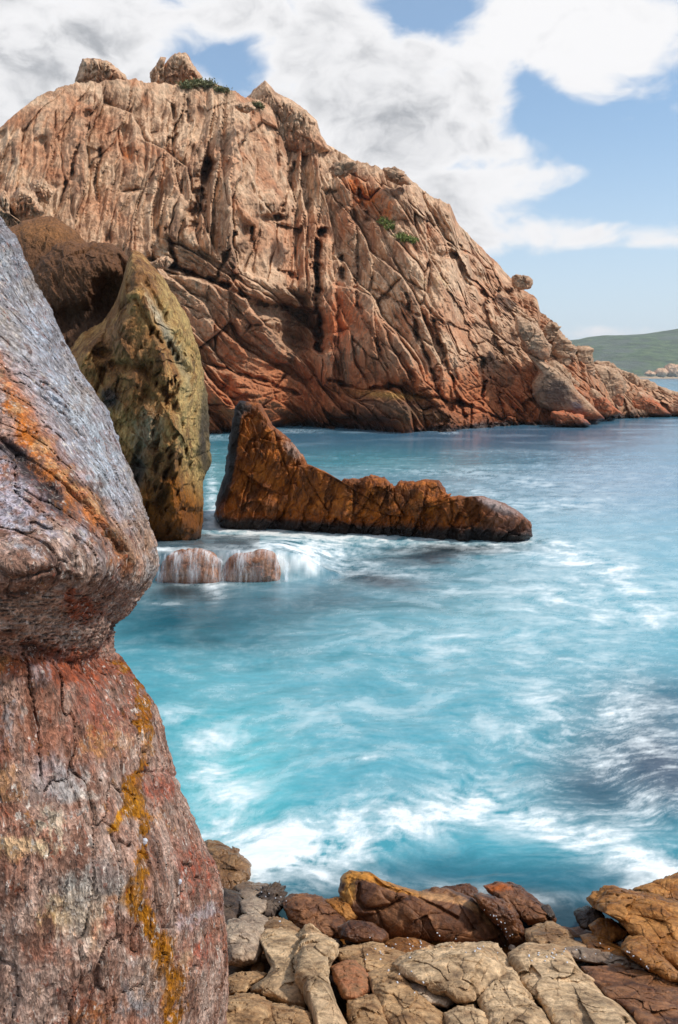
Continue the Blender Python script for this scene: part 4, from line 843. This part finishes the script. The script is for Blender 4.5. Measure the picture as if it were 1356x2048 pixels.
for pts, n_, w_ in [(Z6([(560, 322), (640, 330), (740, 345), (870, 350)]), 26, 9), (Z6([(770, 215), (830, 270), (880, 335)]), 14, 6), (Z6([(940, 350), (1060, 352), (1180, 365), (1260, 385)]), 34, 12), (Z6([(180, 180), (215, 235)]), 8, 16), (Z6([(470, 350), (560, 360)]), 10, 12), (Z6([(560, 400), (620, 440)]), 6, 14)]:
    for k in range(n_):
        t_ = rng.random()*(len(pts)-1); a_ = int(t_); q_ = np.array(pts[a_])*(1-t_+a_)+np.array(pts[a_+1])*(t_-a_)+rng.normal(size=2)*w_
        c_ = surf(*q_)
        if c_ is None: continue
        if first is None: first = mesh_obj('sea_snail', snv, gridquads(8, 10, True), M_shell, origin=(0, 0, 0)); o_ = first
        else: o_ = first.copy(); C.objects.link(o_)
        o_.location = c_+np.array([0, -.002, .003]); o_.rotation_euler = rng.random(3)*3; z_ = rng.uniform(.7, 1.25); o_.scale = (z_, z_, z_)
        tag(o_, 'tiny white sea snail on the wet ledges of the near shore', 'sea snail', 'tiny white sea snails scattered on the ledges')
stones = []
for k, m_ in enumerate((M_dark, M_brown, M_grey, M_tan)):
    d_ = np.random.default_rng(k).normal(size=(1, 3))
    tt = np.linspace(0, np.pi, 22)[:, None]; ff_ = np.linspace(0, 2*np.pi, 36, endpoint=False)[None]
    v = np.stack([np.sin(tt)*np.cos(ff_), np.sin(tt)*np.sin(ff_)*.75, np.cos(tt)*.55+0*ff_], -1).reshape(-1, 3)
    h_, _, _ = facets(v*1.3+k*5, 900+k, .8, .3, .1, .1); v = v*(1+.16*h_+.06*fbm(v*3, 3, 910+k))[:, None]*.05
    nvv = len(v); o_ = mesh_obj('small_stone', v, gridquads(22, 36, True), m_, attrs={'paint': paintbuf(nvv), 'wet': np.full(nvv, .6)}, origin=(0, 0, 0)); stones.append(o_)
used = set(); nst = 0
for (x0, x1, y0, y1, n_) in [(460, 560, 1800, 1850, 9), (470, 520, 1840, 1990, 10), (560, 800, 1870, 1905, 10), (1180, 1330, 1830, 1960, 12), (1000, 1200, 1850, 1900, 8), (640, 700, 1900, 2040, 7), (820, 1100, 1960, 2040, 8)]:
    for k in range(n_):
        x, y = rng.uniform(x0, x1), rng.uniform(y0, y1); Ys_ = float(shelfY(y))+.05; c_ = at(x, y, Ys_)
        q_ = int(rng.integers(4))
        if q_ in used: o_ = stones[q_].copy(); C.objects.link(o_)
        else: o_ = stones[q_]; used.add(q_)
        o_.location = c_+np.array([0, 0, -.03]); o_.rotation_euler = (rng.uniform(-.4, .4), rng.uniform(-.4, .4), rng.random()*6); z_ = rng.uniform(.5, 1.3); o_.scale = (z_, z_, z_)
        tag(o_, 'small loose stone lodged in a gap between the shore rocks', 'stone', 'small stones lodged between the shore rocks')
for q_ in range(4):
    if q_ not in used: bpy.data.objects.remove(stones[q_])

# rock shelf under them
nxs, nys = 420, 420
Xs, Ys = np.meshgrid(np.linspace(-7, 7, nxs), np.linspace(-1.5, 8.2, nys), indexing='ij')
zs = .1+(5.9-Ys)*.38 - .17
q = np.stack([Xs, Ys, Xs*0], -1)
hs, es, _ = facets(q/.5+fbm(q*1.5, 2, 501)[..., None]*.5, 502, .5, .4, .4, .07, True)
hs2, es2, _ = facets(q/.17, 503, .5, .3, .3, .08, True)
zs = zs + .10*hs + .035*hs2 + .02*fbm(q*8, 4, 504) + .1*fbm(q*.7, 3, 505)
zs = np.where(Ys < 2.2, np.minimum(zs, 1.7), zs) - .5*sstep(Ys, 5.6, 7) + 0*zs
Ss = np.stack([Xs, Ys, zs], -1)
bs = paintbuf(Ss.shape[0]*Ss.shape[1]); lay(bs, lin((86, 60, 42)), (.7*sstep(fbm(q*1.2, 3, 506), -.1, .2)).ravel())
tag(mesh_obj('shore_rock_shelf', Ss, gridquads(nxs, nys, flip=True), M_gold, attrs={'paint': bs, 'wet': .45+.5*sstep(Ys, 4.6, 5.6).ravel()}), 'rough brown bedrock under the loose rocks of the near shore', 'rock shelf', kind='structure')

# ---------------------------------------------------------------- water
rows = np.concatenate([np.linspace(2150, 800, 620), 752.6+47*np.linspace(1, 0.0, 90)**2*.99])
rows = rows[np.concatenate([[True], np.diff(rows) < -1e-6])]
cols = np.concatenate([np.linspace(-1600, -200, 40)[:-1], np.linspace(-200, 1560, 880), np.linspace(1560, 3000, 40)[1:]])
CX, RY = np.meshgrid(cols, rows, indexing='ij')
dd_ = np.maximum(-ray(CX*0+678, RY)[1], .0005)
Yw = CAMH/dd_
a_, _ = ray(CX, RY); Xw = a_*Yw
Pw = np.stack([Xw, Yw, Xw*0], -1)
q = np.stack([Xw, Yw, Xw*0], -1)
# swirling flow: bend the coordinates a few times before sampling
def swirl(q, k, amt, seed):
    a = perlin(q*k, seed)
    gx_ = (perlin(q*k+np.array([.1, 0, 0]), seed)-a)*10; gy_ = (perlin(q*k+np.array([0, .1, 0]), seed)-a)*10
    return q + np.stack([gy_, -gx_, 0*a], -1)*amt
px, py = CX, RY
near = 1-sstep(-py, -1500, -1150)      # 1 near, 0 far
fade = np.clip(14/Yw, 0, 1)            # fine foam threads are too small to see far off
q1 = swirl(q, .5, .22, 601); q1 = swirl(q1, 1.3, .07, 602); q2 = swirl(q1, 3.1, .025, 603)
st1 = np.array([.55, 1.0, 1.])
big = fbm(q1*st1*.45, 5, 604, .55)
med = fbm(q1*st1*1.3, 6, 605, .62)
fil = (ridged(q2*np.array([.75, 1.9, 1])*1.5, 5, 606, .7) - 1.35)*fade
fil2 = fbm(q2*np.array([1.0, 3.2, 1])*3., 5, 607, .75)*fade
cld = fbm(q2*np.array([1., 1.05, 1])*1.5, 7, 612, .66)
farstr = fbm(np.stack([Xw*.16, Yw*.30, Xw*0], -1), 4, 608, .6)
cl01 = lambda v: np.clip(v, 0, 1)
sx = px + 34*med; sy = py + 30*big + 12*med
def fband(pts, w_, k): return k*np.exp(-(segdist(sx, sy, pts)/w_)**2)
F = np.zeros_like(Xw)
F += fband([(420, 1755), (520, 1730), (640, 1705), (760, 1668), (860, 1642), (950, 1612)], 34, .80)
F += fband([(980, 1610), (1060, 1635), (1120, 1672), (1220, 1708), (1370, 1745)], 28, .62)
F += .55*ell(sx, sy, 580, 1700, 200, 62, -6) + .50*ell(sx, sy, 440, 1620, 80, 110) + .25*ell(sx, sy, 1250, 1690, 140, 60, 10) + .3*ell(sx, sy, 400, 1500, 40, 60)
F += .42*ell(sx, sy, 720, 1620, 220, 44, -12) + .3*ell(sx, sy, 1080, 1660, 200, 40, 12) + .3*ell(sx, sy, 1340, 1600, 60, 40) + .25*ell(px, py, 520, 1755, 200, 30)
F += .13*ell(sx, sy, 620, 1450, 300, 90) + .24*ell(sx, sy, 1150, 1440, 260, 110) + .18*ell(sx, sy, 900, 1290, 360, 40)
F += .52*ell(sx, sy, 1180, 1130, 110, 30, 12) + .30*ell(sx, sy, 1250, 1220, 200, 40) + .22*ell(sx, sy, 980, 1090, 200, 30) + .2*ell(sx, sy, 1050, 1180, 200, 30)
F += .30*ell(sx, sy, 380, 1436, 50, 9) + .34*ell(sx, sy, 690, 1458, 34, 8, 30) + .3*ell(sx, sy, 740, 1510, 40, 14, -20)
# white water round the channel
F += .95*ell(px+10*med, py+4*med, 455, 1052, 44, 13) + .7*ell(sx, py+8*med, 600, 1072, 170, 18, 4) + .62*ell(sx, py+8*med, 650, 1105, 110, 24, 8) + .5*ell(px+10*med, py, 425, 1000, 10, 60)
F += .4*ell(sx, py, 700, 1145, 120, 18, 5) + .55*ell(px+14*med, py+5*med, 400, 1166, 60, 7) + .6*ell(px+14*med, py+5*med, 430, 1188, 18, 20) + .4*ell(sx, py, 590, 1140, 50, 20) + .5*ell(px+12*med, py+6*med, 330, 1206, 50, 5)
F += .25*ell(sx, py, 900, 945, 130, 7) + .22*ell(sx, py, 1060, 965, 120, 10, 6) + .35*ell(sx, py, 970, 985, 60, 7, 10) + .25*ell(px, py, 590, 862, 60, 4) + .3*ell(px, py, 900, 866, 26, 3) + .25*ell(px, py, 430, 872, 60, 5) + .28*ell(sx, py, 1120, 1010, 120, 16)
cb_ = segdist(px+8*med, py+5*med, [(425, 1040), (460, 1056), (560, 1066), (700, 1068), (820, 1080), (960, 1094), (1060, 1080)])
F += .42*np.exp(-(cb_/9)**2) + .3*np.exp(-(segdist(px+8*med, py+6*med, [(430, 1800), (560, 1790), (700, 1752), (800, 1770), (960, 1780), (1110, 1800), (1180, 1800), (1356, 1750)])/16)**2)
# pool surface behind the cascade (photo rows before the step is raised)
poolz = (py > 1062)*(py < 1156)*(px < 640)
F += poolz*(.5*ell(px+14*med, py, 330, 1146, 150, 8) + .55*ell(px+14*med, py, 600, 1130, 80, 22))
body = F
foam = body*(.56+1.25*cld+.25*fil+.3*fil2) + .30*sstep(body, .08, .5)*cl01(cld*1.2+.05+.3*fil2)
foam += .5*cl01(fil2*.9+cld*.6+.3*fil-.02)*ell(sx, sy, 1270, 1520, 230, 170, 20)
foam += (.10+.10*near)*cl01(cld*1.3+.1*fil+fil2*.2-.05)*sstep(-py, -1750, -1650)*(py > 900)
foam += .10*cl01(.6+.5*cld+.4*big)*sstep(-py, -1700, -1250)*(py > 930)
foam += .24*cl01(.6+.6*cld)*(ell(px, py, 1180, 1160, 330, 170)+.8*ell(px, py, 1200, 960, 200, 60))
foam += sstep(-py, -1000, -840)*.16*cl01(farstr*2.+.0)
foam *= 1-.85*ell(sx, py+16*med, 860, 1108, 120, 17, -6)
foam *= 1-.7*ell(sx, py+14*med, 770, 1160, 90, 12, 6)
foam *= 1-.75*ell(sx, sy, 380, 1235, 220, 44)
foam *= 1-.8*ell(px+10*med, py+5*med, 350, 1186, 70, 10)
foam = cl01(foam)
# colours
TURQ = np.array(lin((70, 150, 166))); TEAL = np.array(lin((24, 92, 108))); NAVY = np.array(lin((52, 66, 84))); FAR = np.array(lin((64, 122, 148))); DARK = np.array(lin((36, 42, 46))); PALEW = np.array(lin((112, 160, 178)))
def cmix(c, t, f): f = cl01(f)[..., None]; return c*(1-f)+np.array(t)*f
col = np.zeros(px.shape+(3,)) + TURQ
mid_ = 1-sstep(py, 1050, 1230)
col = cmix(col, PALEW, .6*mid_)
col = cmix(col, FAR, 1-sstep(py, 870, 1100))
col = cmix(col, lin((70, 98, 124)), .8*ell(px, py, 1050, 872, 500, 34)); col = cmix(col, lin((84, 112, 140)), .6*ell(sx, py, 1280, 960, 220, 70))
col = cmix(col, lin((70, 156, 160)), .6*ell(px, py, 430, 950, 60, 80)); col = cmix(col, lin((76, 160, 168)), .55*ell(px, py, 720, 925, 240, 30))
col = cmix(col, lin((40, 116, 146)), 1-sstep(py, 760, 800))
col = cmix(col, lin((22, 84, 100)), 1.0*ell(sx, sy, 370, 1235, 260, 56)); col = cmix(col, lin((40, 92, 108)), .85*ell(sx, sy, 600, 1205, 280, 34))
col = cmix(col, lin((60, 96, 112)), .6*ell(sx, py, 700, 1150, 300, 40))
col = cmix(col, lin((50, 60, 70)), .95*ell(sx, py+16*med, 860, 1108, 130, 20, -6)); col = cmix(col, lin((52, 62, 72)), .85*ell(sx, py+14*med, 770, 1162, 90, 14, 6)); col = cmix(col, DARK, .92*ell(px+16*med, py+6*med, 360, 1182, 90, 22)); col = cmix(col, DARK, .8*ell(px+10*med, py+4*med, 920, 1096, 130, 9))  # includes the dark wave shadow by the channel ridge, painted into the water colour
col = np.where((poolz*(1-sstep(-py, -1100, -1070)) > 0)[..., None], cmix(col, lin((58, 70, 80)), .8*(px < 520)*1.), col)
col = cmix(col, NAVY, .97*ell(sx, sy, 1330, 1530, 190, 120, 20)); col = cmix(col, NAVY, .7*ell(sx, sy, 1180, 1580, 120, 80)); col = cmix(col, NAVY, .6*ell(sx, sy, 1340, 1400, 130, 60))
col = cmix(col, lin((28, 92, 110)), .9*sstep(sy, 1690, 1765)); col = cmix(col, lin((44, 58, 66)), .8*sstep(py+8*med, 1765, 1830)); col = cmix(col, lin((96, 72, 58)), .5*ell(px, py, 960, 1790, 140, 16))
col = cmix(col, lin((92, 190, 196)), .6*ell(sx, sy, 460, 1560, 150, 150))
col = col*(1+.15*(fil2*.8+med*.5+cld*.4)).clip(.5, 1.5)[..., None]
col = np.clip(col, 0.003, 1)
# shape: low swell, raised pool behind the cascade rocks
hz = .02*near*med + .06*sstep(-py, -1800, -1000)*(py > 860)*big
pool = sstep(-(py+3*med), -1160, -1148)*(1-sstep(px+20*med, 545, 700))*(py > 1030)
hz = hz + .50*pool*(1-sstep(-py, -1140, -1062)) 
hz = np.where(py < 1030, hz*(py > 860), hz)
Pw[..., 2] = hz*(Yw < 70)
M_w = bpy.data.materials.new('sea_water'); M_w.use_nodes = True; t = NT(M_w.node_tree)
ca = t.node('ShaderNodeAttribute', attribute_name='body'); fa = t.node('ShaderNodeAttribute', attribute_name='foam')
oc_ = t.node('ShaderNodeTexCoord').outputs['Object']
m1 = t.vm('MULTIPLY', oc_, (.8, 2.2, 1.)); wnz = t.noise(m1, 2.4, 7, .62, 1.2)
m2 = t.vm('MULTIPLY', oc_, (.25, .9, 1.)); wn2 = t.noise(m2, .8, 6, .6, .6)
ff = t.m('MULTIPLY', fa.outputs['Fac'], t.ss(wnz, .2, .75, .72, 1.22), clamp=True)
wc = t.mix(ff, ca.outputs['Color'], (.74, .80, .82, 1))
wp = t.node('ShaderNodeBsdfPrincipled')
t.l.new(wc, wp.inputs['Base Color']); t.l.new(t.m('ADD', .16, t.m('MULTIPLY', ff, .6)), wp.inputs['Roughness']); wp.inputs['IOR'].default_value = 1.33
wb = t.node('ShaderNodeBump'); wb.inputs['Strength'].default_value = .4; wb.inputs['Distance'].default_value = .03
t.l.new(t.m('ADD', t.m('MULTIPLY', wnz, .5), wn2), wb.inputs['Height']); t.l.new(wb.outputs[0], wp.inputs['Normal'])
t.l.new(wp.outputs[0], t.node('ShaderNodeOutputMaterial').inputs[0])
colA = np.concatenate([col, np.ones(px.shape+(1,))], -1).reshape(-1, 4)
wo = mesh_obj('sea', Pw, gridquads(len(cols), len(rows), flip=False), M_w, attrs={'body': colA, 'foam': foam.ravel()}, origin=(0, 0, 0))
tag(wo, 'turquoise sea with drifting white foam filling the channel', 'sea', kind='structure')
# sea floor sheet so that nothing is open underneath and the sea continues behind the camera
bmv = np.array([(-4000, -300, -5), (4000, -300, -5), (4000, 8000, -5), (-4000, 8000, -5)], float)
M_bed = bpy.data.materials.new('sea_bed'); M_bed.use_nodes = True; t = NT(M_bed.node_tree); pbd = t.node('ShaderNodeBsdfPrincipled')
t.l.new(t.mix(t.noise(t.node('ShaderNodeTexCoord').outputs['Object'], .3, 5), (.02, .07, .08, 1), (.05, .14, .15, 1)), pbd.inputs['Base Color']); t.l.new(pbd.outputs[0], t.node('ShaderNodeOutputMaterial').inputs[0])
tag(mesh_obj('sea_bed', bmv, [[0, 1, 2, 3]], M_bed, origin=(0, 0, -5)), 'dark sea bed under the water', 'sea bed', kind='structure')
print('water', time.time()-T0)

# falling water over the cascade rocks: thin veils following the rock front
M_v = bpy.data.materials.new('falling_water'); M_v.use_nodes = True; t = NT(M_v.node_tree)
oc_ = t.node('ShaderNodeTexCoord').outputs['Object']; va = t.node('ShaderNodeAttribute', attribute_name='veil').outputs['Fac']
vn = t.noise(t.vm('MULTIPLY', oc_, (1, .3, .12)), 12, 6, .7)
vp = t.node('ShaderNodeBsdfPrincipled'); vp.inputs['Base Color'].default_value = (.82, .86, .9, 1); vp.inputs['Roughness'].default_value = .5
t.l.new(t.m('MULTIPLY', va, t.ss(vn, .36, .72), clamp=True), vp.inputs['Alpha'])
t.l.new(vp.outputs[0], t.node('ShaderNodeOutputMaterial').inputs[0])
def veil(x0, x1, y0, y1, Y, label, dens):
    u, v = np.meshgrid(np.linspace(0, 1, 60), np.linspace(0, 1, 30), indexing='ij')
    ppx = x0+(x1-x0)*u; ytop = y0 + 26*np.abs(2*u-1)**3 + 3*np.sin(u*11+x0); ppy = ytop + (y1-ytop)*v
    yy = Y - .05 - .52*np.clip(1-np.abs(2*u-1)**2.3, 0, 1)**(1/2.3)*(.35+.65*v**.5) - .08*v
    al = np.clip(dens(u, v), 0, 1)
    nfr = len(ppx.ravel())
    P_ = np.concatenate([at(ppx, ppy, yy).reshape(-1, 3)])
    o = mesh_obj('falling_water', P_, gridquads(60, 30), M_v, attrs={'veil': al.ravel()})
    tag(o, label, 'waterfall', 'veils of water over the low rocks')
edge_ = lambda v: sstep(v, 0, .06)*(1-.75*sstep(v, .6, 1.))
veil(312, 450, 1097, 1172, 16.55, 'thin veil of white water falling over the left cascade rock', lambda u, v: edge_(v)*(.35+.5*np.exp(-(v/.2)**2)+.6*np.exp(-((u-.03)/.08)**2)+.5*np.exp(-((u-.95)/.1)**2)+.2*np.sin(u*26)))
veil(430, 578, 1097, 1176, 16.65, 'thin veil of white water falling over the right cascade rock', lambda u, v: edge_(v)*(.15+.5*np.exp(-(v/.15)**2)+.8*np.exp(-((u-.06)/.08)**2)+.5*np.exp(-((u-.35)/.1)**2)+.6*np.exp(-((u-.92)/.14)**2)))

# ---------------------------------------------------------------- distant coast
nhx, nhy = 260, 90
hx = np.linspace(250, 3200, nhx); hv = np.linspace(0, 1, nhy)
HX, HV = np.meshgrid(hx, hv, indexing='ij')
# world x of the ridge at 1700 m: photo x -> (px-678)/FPX*1700
ridge_px = [700, 1000, 1100, 1140, 1200, 1250, 1300, 1356, 1450, 1600, 1900, 3200]
ridge_py = [745, 712, 690, 681, 673, 672, 668, 659, 652, 650, 655, 690]
rpx = 678 + HX/1900*FPX
rpy = np.interp(rpx, ridge_px, ridge_py)
hgt = CAMH + (752-rpy)/FPX*1900
HYw = 1350 + 1100*HV
prof = np.sin(np.clip(HV/.55, 0, 1)*np.pi/2)**1.15*(1-sstep(HV, .6, 1.))
HZ = hgt*prof + 5*fbm(np.stack([HX/120, HYw/120, HX*0], -1), 5, 701)*prof - 2*(1-prof)
M_hill = bpy.data.materials.new('scrub_hill'); M_hill.use_nodes = True; t = NT(M_hill.node_tree)
oc_ = t.node('ShaderNodeTexCoord').outputs['Object']
hn = t.noise(t.vm('MULTIPLY', oc_, (1, .6, 3.)), .05, 8, .7); hn2 = t.noise(t.vm('MULTIPLY', oc_, (1, .6, 2.)), .012, 4, .6)
hc = t.ramp(hn, [(.35, lin((38, 62, 36))), (.5, lin((66, 92, 54))), (.68, lin((104, 118, 76)))])
hc = t.mix(t.ss(t.noise(t.vm('MULTIPLY', oc_, (1, .5, 2.)), .03, 8, .75), .5, .58, 0., .7), hc, (*lin((44, 60, 40)), 1))
hc = t.mix(t.ss(hn2, .5, .62, 0., .6), hc, (*lin((84, 92, 88)), 1))
hsz = t.node('ShaderNodeSeparateXYZ', _0=oc_).outputs[2]
hc = t.mix(t.ss(t.m('ADD', hsz, t.m('MULTIPLY', hn, 6.)), 8.5, 4., 0., .9), hc, (*lin((190, 160, 128)), 1))
hp_ = t.node('ShaderNodeBsdfPrincipled'); hp_.inputs['Roughness'].default_value = .95
hbp = t.node('ShaderNodeBump'); hbp.inputs['Distance'].default_value = 6.; t.l.new(hn, hbp.inputs['Height']); t.l.new(hbp.outputs[0], hp_.inputs['Normal'])
t.l.new(hc, hp_.inputs['Base Color']); t.l.new(hp_.outputs[0], t.node('ShaderNodeOutputMaterial').inputs[0])
tag(mesh_obj('distant_hill', np.stack([HX, HYw, HZ], -1), gridquads(nhx, nhy), M_hill, origin=(0, 0, 0)), 'long low green scrub covered hill across the bay', 'hill', kind='structure')
M_far = rock_mat('far_shore_stone', (lin((150, 116, 92)), lin((186, 150, 122)), lin((206, 176, 148)), lin((180, 130, 100))), scale=.05, grain=.1, gscale=8, bump=.5, bdist=1.)
FAR_R = [((1300, 748, 12, 5), 'low pale rock farthest left on the far shore'), ((1322, 745, 14, 9), 'mid sized pinkish rock on the far shore'), ((1345, 741, 20, 13), 'largest pinkish rock mound on the far shore at the picture edge'), ((1372, 744, 16, 9), 'low rock mound just past the picture edge on the far shore')]
for (cx, cy, rx, ry), lb in FAR_R:
    th = np.linspace(0, 2*np.pi, 12, endpoint=False)
    rock('far_shore_rock', [(cx+rx*math.cos(a), cy+ry*math.sin(a)) for a in th], M_far, Y=1230 - (1345-cx), T=12, nr=24, nphi=60, amp=2.5, cell=7, fine=.6, p=2.4, wetfn=lambda P, nn: 0*nn, label=lb, cat='rock', group='rocks on the far shore')

# ---------------------------------------------------------------- sea air
HZB = 9000.
hv_ = np.array([(x, y, z) for z in (-6., 150.) for x, y in ((-HZB, -HZB), (HZB, -HZB), (HZB, HZB), (-HZB, HZB))])
M_hz = bpy.data.materials.new('sea_air'); M_hz.use_nodes = True; t = NT(M_hz.node_tree)
pv = t.node('ShaderNodeVolumePrincipled'); pv.inputs['Density'].default_value = .00016; pv.inputs['Color'].default_value = (.92, .95, 1, 1); pv.inputs['Anisotropy'].default_value = .2
t.l.new(pv.outputs[0], t.node('ShaderNodeOutputMaterial').inputs['Volume'])
tag(mesh_obj('haze', hv_, [[3, 2, 1, 0], [4, 5, 6, 7], [0, 1, 5, 4], [1, 2, 6, 5], [2, 3, 7, 6], [3, 0, 4, 7]], M_hz, origin=(0, 0, 0), smooth=False), 'thin pale sea haze that softens the far hill', 'haze', kind='stuff')
# ---------------------------------------------------------------- plants
def leafmat(name, c1, c2):
    m = bpy.data.materials.new(name); m.use_nodes = True; t = NT(m.node_tree)
    n = t.noise(t.node('ShaderNodeTexCoord').outputs['Object'], 3., 4)
    p = t.node('ShaderNodeBsdfPrincipled'); p.inputs['Roughness'].default_value = .7
    t.l.new(t.mix(t.ss(n, .35, .65), (*c1, 1), (*c2, 1)), p.inputs['Base Color']); t.l.new(p.outputs[0], t.node('ShaderNodeOutputMaterial').inputs[0]); return m
M_leaf = leafmat('scrub_leaf', lin((92, 98, 58)), lin((136, 132, 90))); M_moss = leafmat('bright_leaf', lin((96, 112, 48)), lin((134, 140, 68))); M_twig = leafmat('twig', lin((80, 62, 46)), lin((104, 84, 62)))
def cliff_point(px, py):
    i = int(np.argmin(np.abs(pxs-px))); j = int(np.argmin(np.abs(PY[i]-py))); return P_cl[i, j]
P_cl = P if False else G[:, 1:1+ny]
def shrub(pts, r, n, label, mat, name='cliff_shrub', leaf=.13):
    rng = np.random.default_rng(int(pts[0][0]))
    allc = []; root = cliff_point(*pts[0])
    e = bpy.data.objects.new(name, None); C.objects.link(e); e.location = root
    tag(e, label, 'shrub', 'green shrubs on the headland')
    V = []; ST = []; c0 = cliff_point(*pts[len(pts)//2]) + np.array([0, -.3, 0])
    for (x, y) in pts:
        c = cliff_point(x, y) + np.array([0, -.3, 0])
        k = n
        d = rng.normal(size=(k, 3)); d /= np.linalg.norm(d, axis=1)[:, None]; rad = r*rng.random((k, 1))**.4*(1+.3*rng.normal(size=(k, 1)))
        cc = c + d*rad*np.array([1.25, .7, .6])
        for q_ in range(0, k, 5): ST.append((c0-np.array([0, 0, r*.5]), cc[q_]))
        u = rng.normal(size=(k, 3)); u /= np.linalg.norm(u, axis=1)[:, None]; w = np.cross(u, rng.normal(size=(k, 3))); w /= np.linalg.norm(w, axis=1)[:, None]
        V.append(np.stack([cc-u*leaf, cc-w*leaf*.4, cc+u*leaf, cc+w*leaf*.4], 1).reshape(-1, 3))
    V = np.concatenate(V); mesh_obj('foliage', V, np.arange(len(V)).reshape(-1, 4), mat, parent=e, origin=root, smooth=False)
    sv = []
    for a_, b_ in ST: sv += [a_-[.02, 0, 0], a_+[.02, 0, 0], b_+[.012, 0, 0], b_-[.012, 0, 0], ]
    mesh_obj('stems', np.array(sv), np.arange(len(sv)).reshape(-1, 4), M_twig, parent=e, origin=root, smooth=False)
shrub([(372, 172), (384, 170), (396, 168), (408, 166), (420, 170)], .55, 260, 'broad grey green shrub clump at the foot of the central summit block', M_leaf, 'summit_shrub')
shrub([(440, 180), (450, 182)], .4, 220, 'small green tuft on the skyline between the summit block and the pyramid peak', M_leaf, 'summit_shrub')
shrub([(512, 212), (520, 215)], .4, 220, 'small green tuft at the left foot of the pyramid peak', M_leaf, 'summit_shrub')
shrub([(768, 442), (776, 448), (782, 456)], .45, 260, 'upper bright green plant patch on the right cliff face', M_moss, 'ledge_plant')
shrub([(800, 474), (812, 478), (822, 482)], .45, 260, 'lower bright green plant patch on the right cliff face', M_moss, 'ledge_plant')
print('all', time.time()-T0)
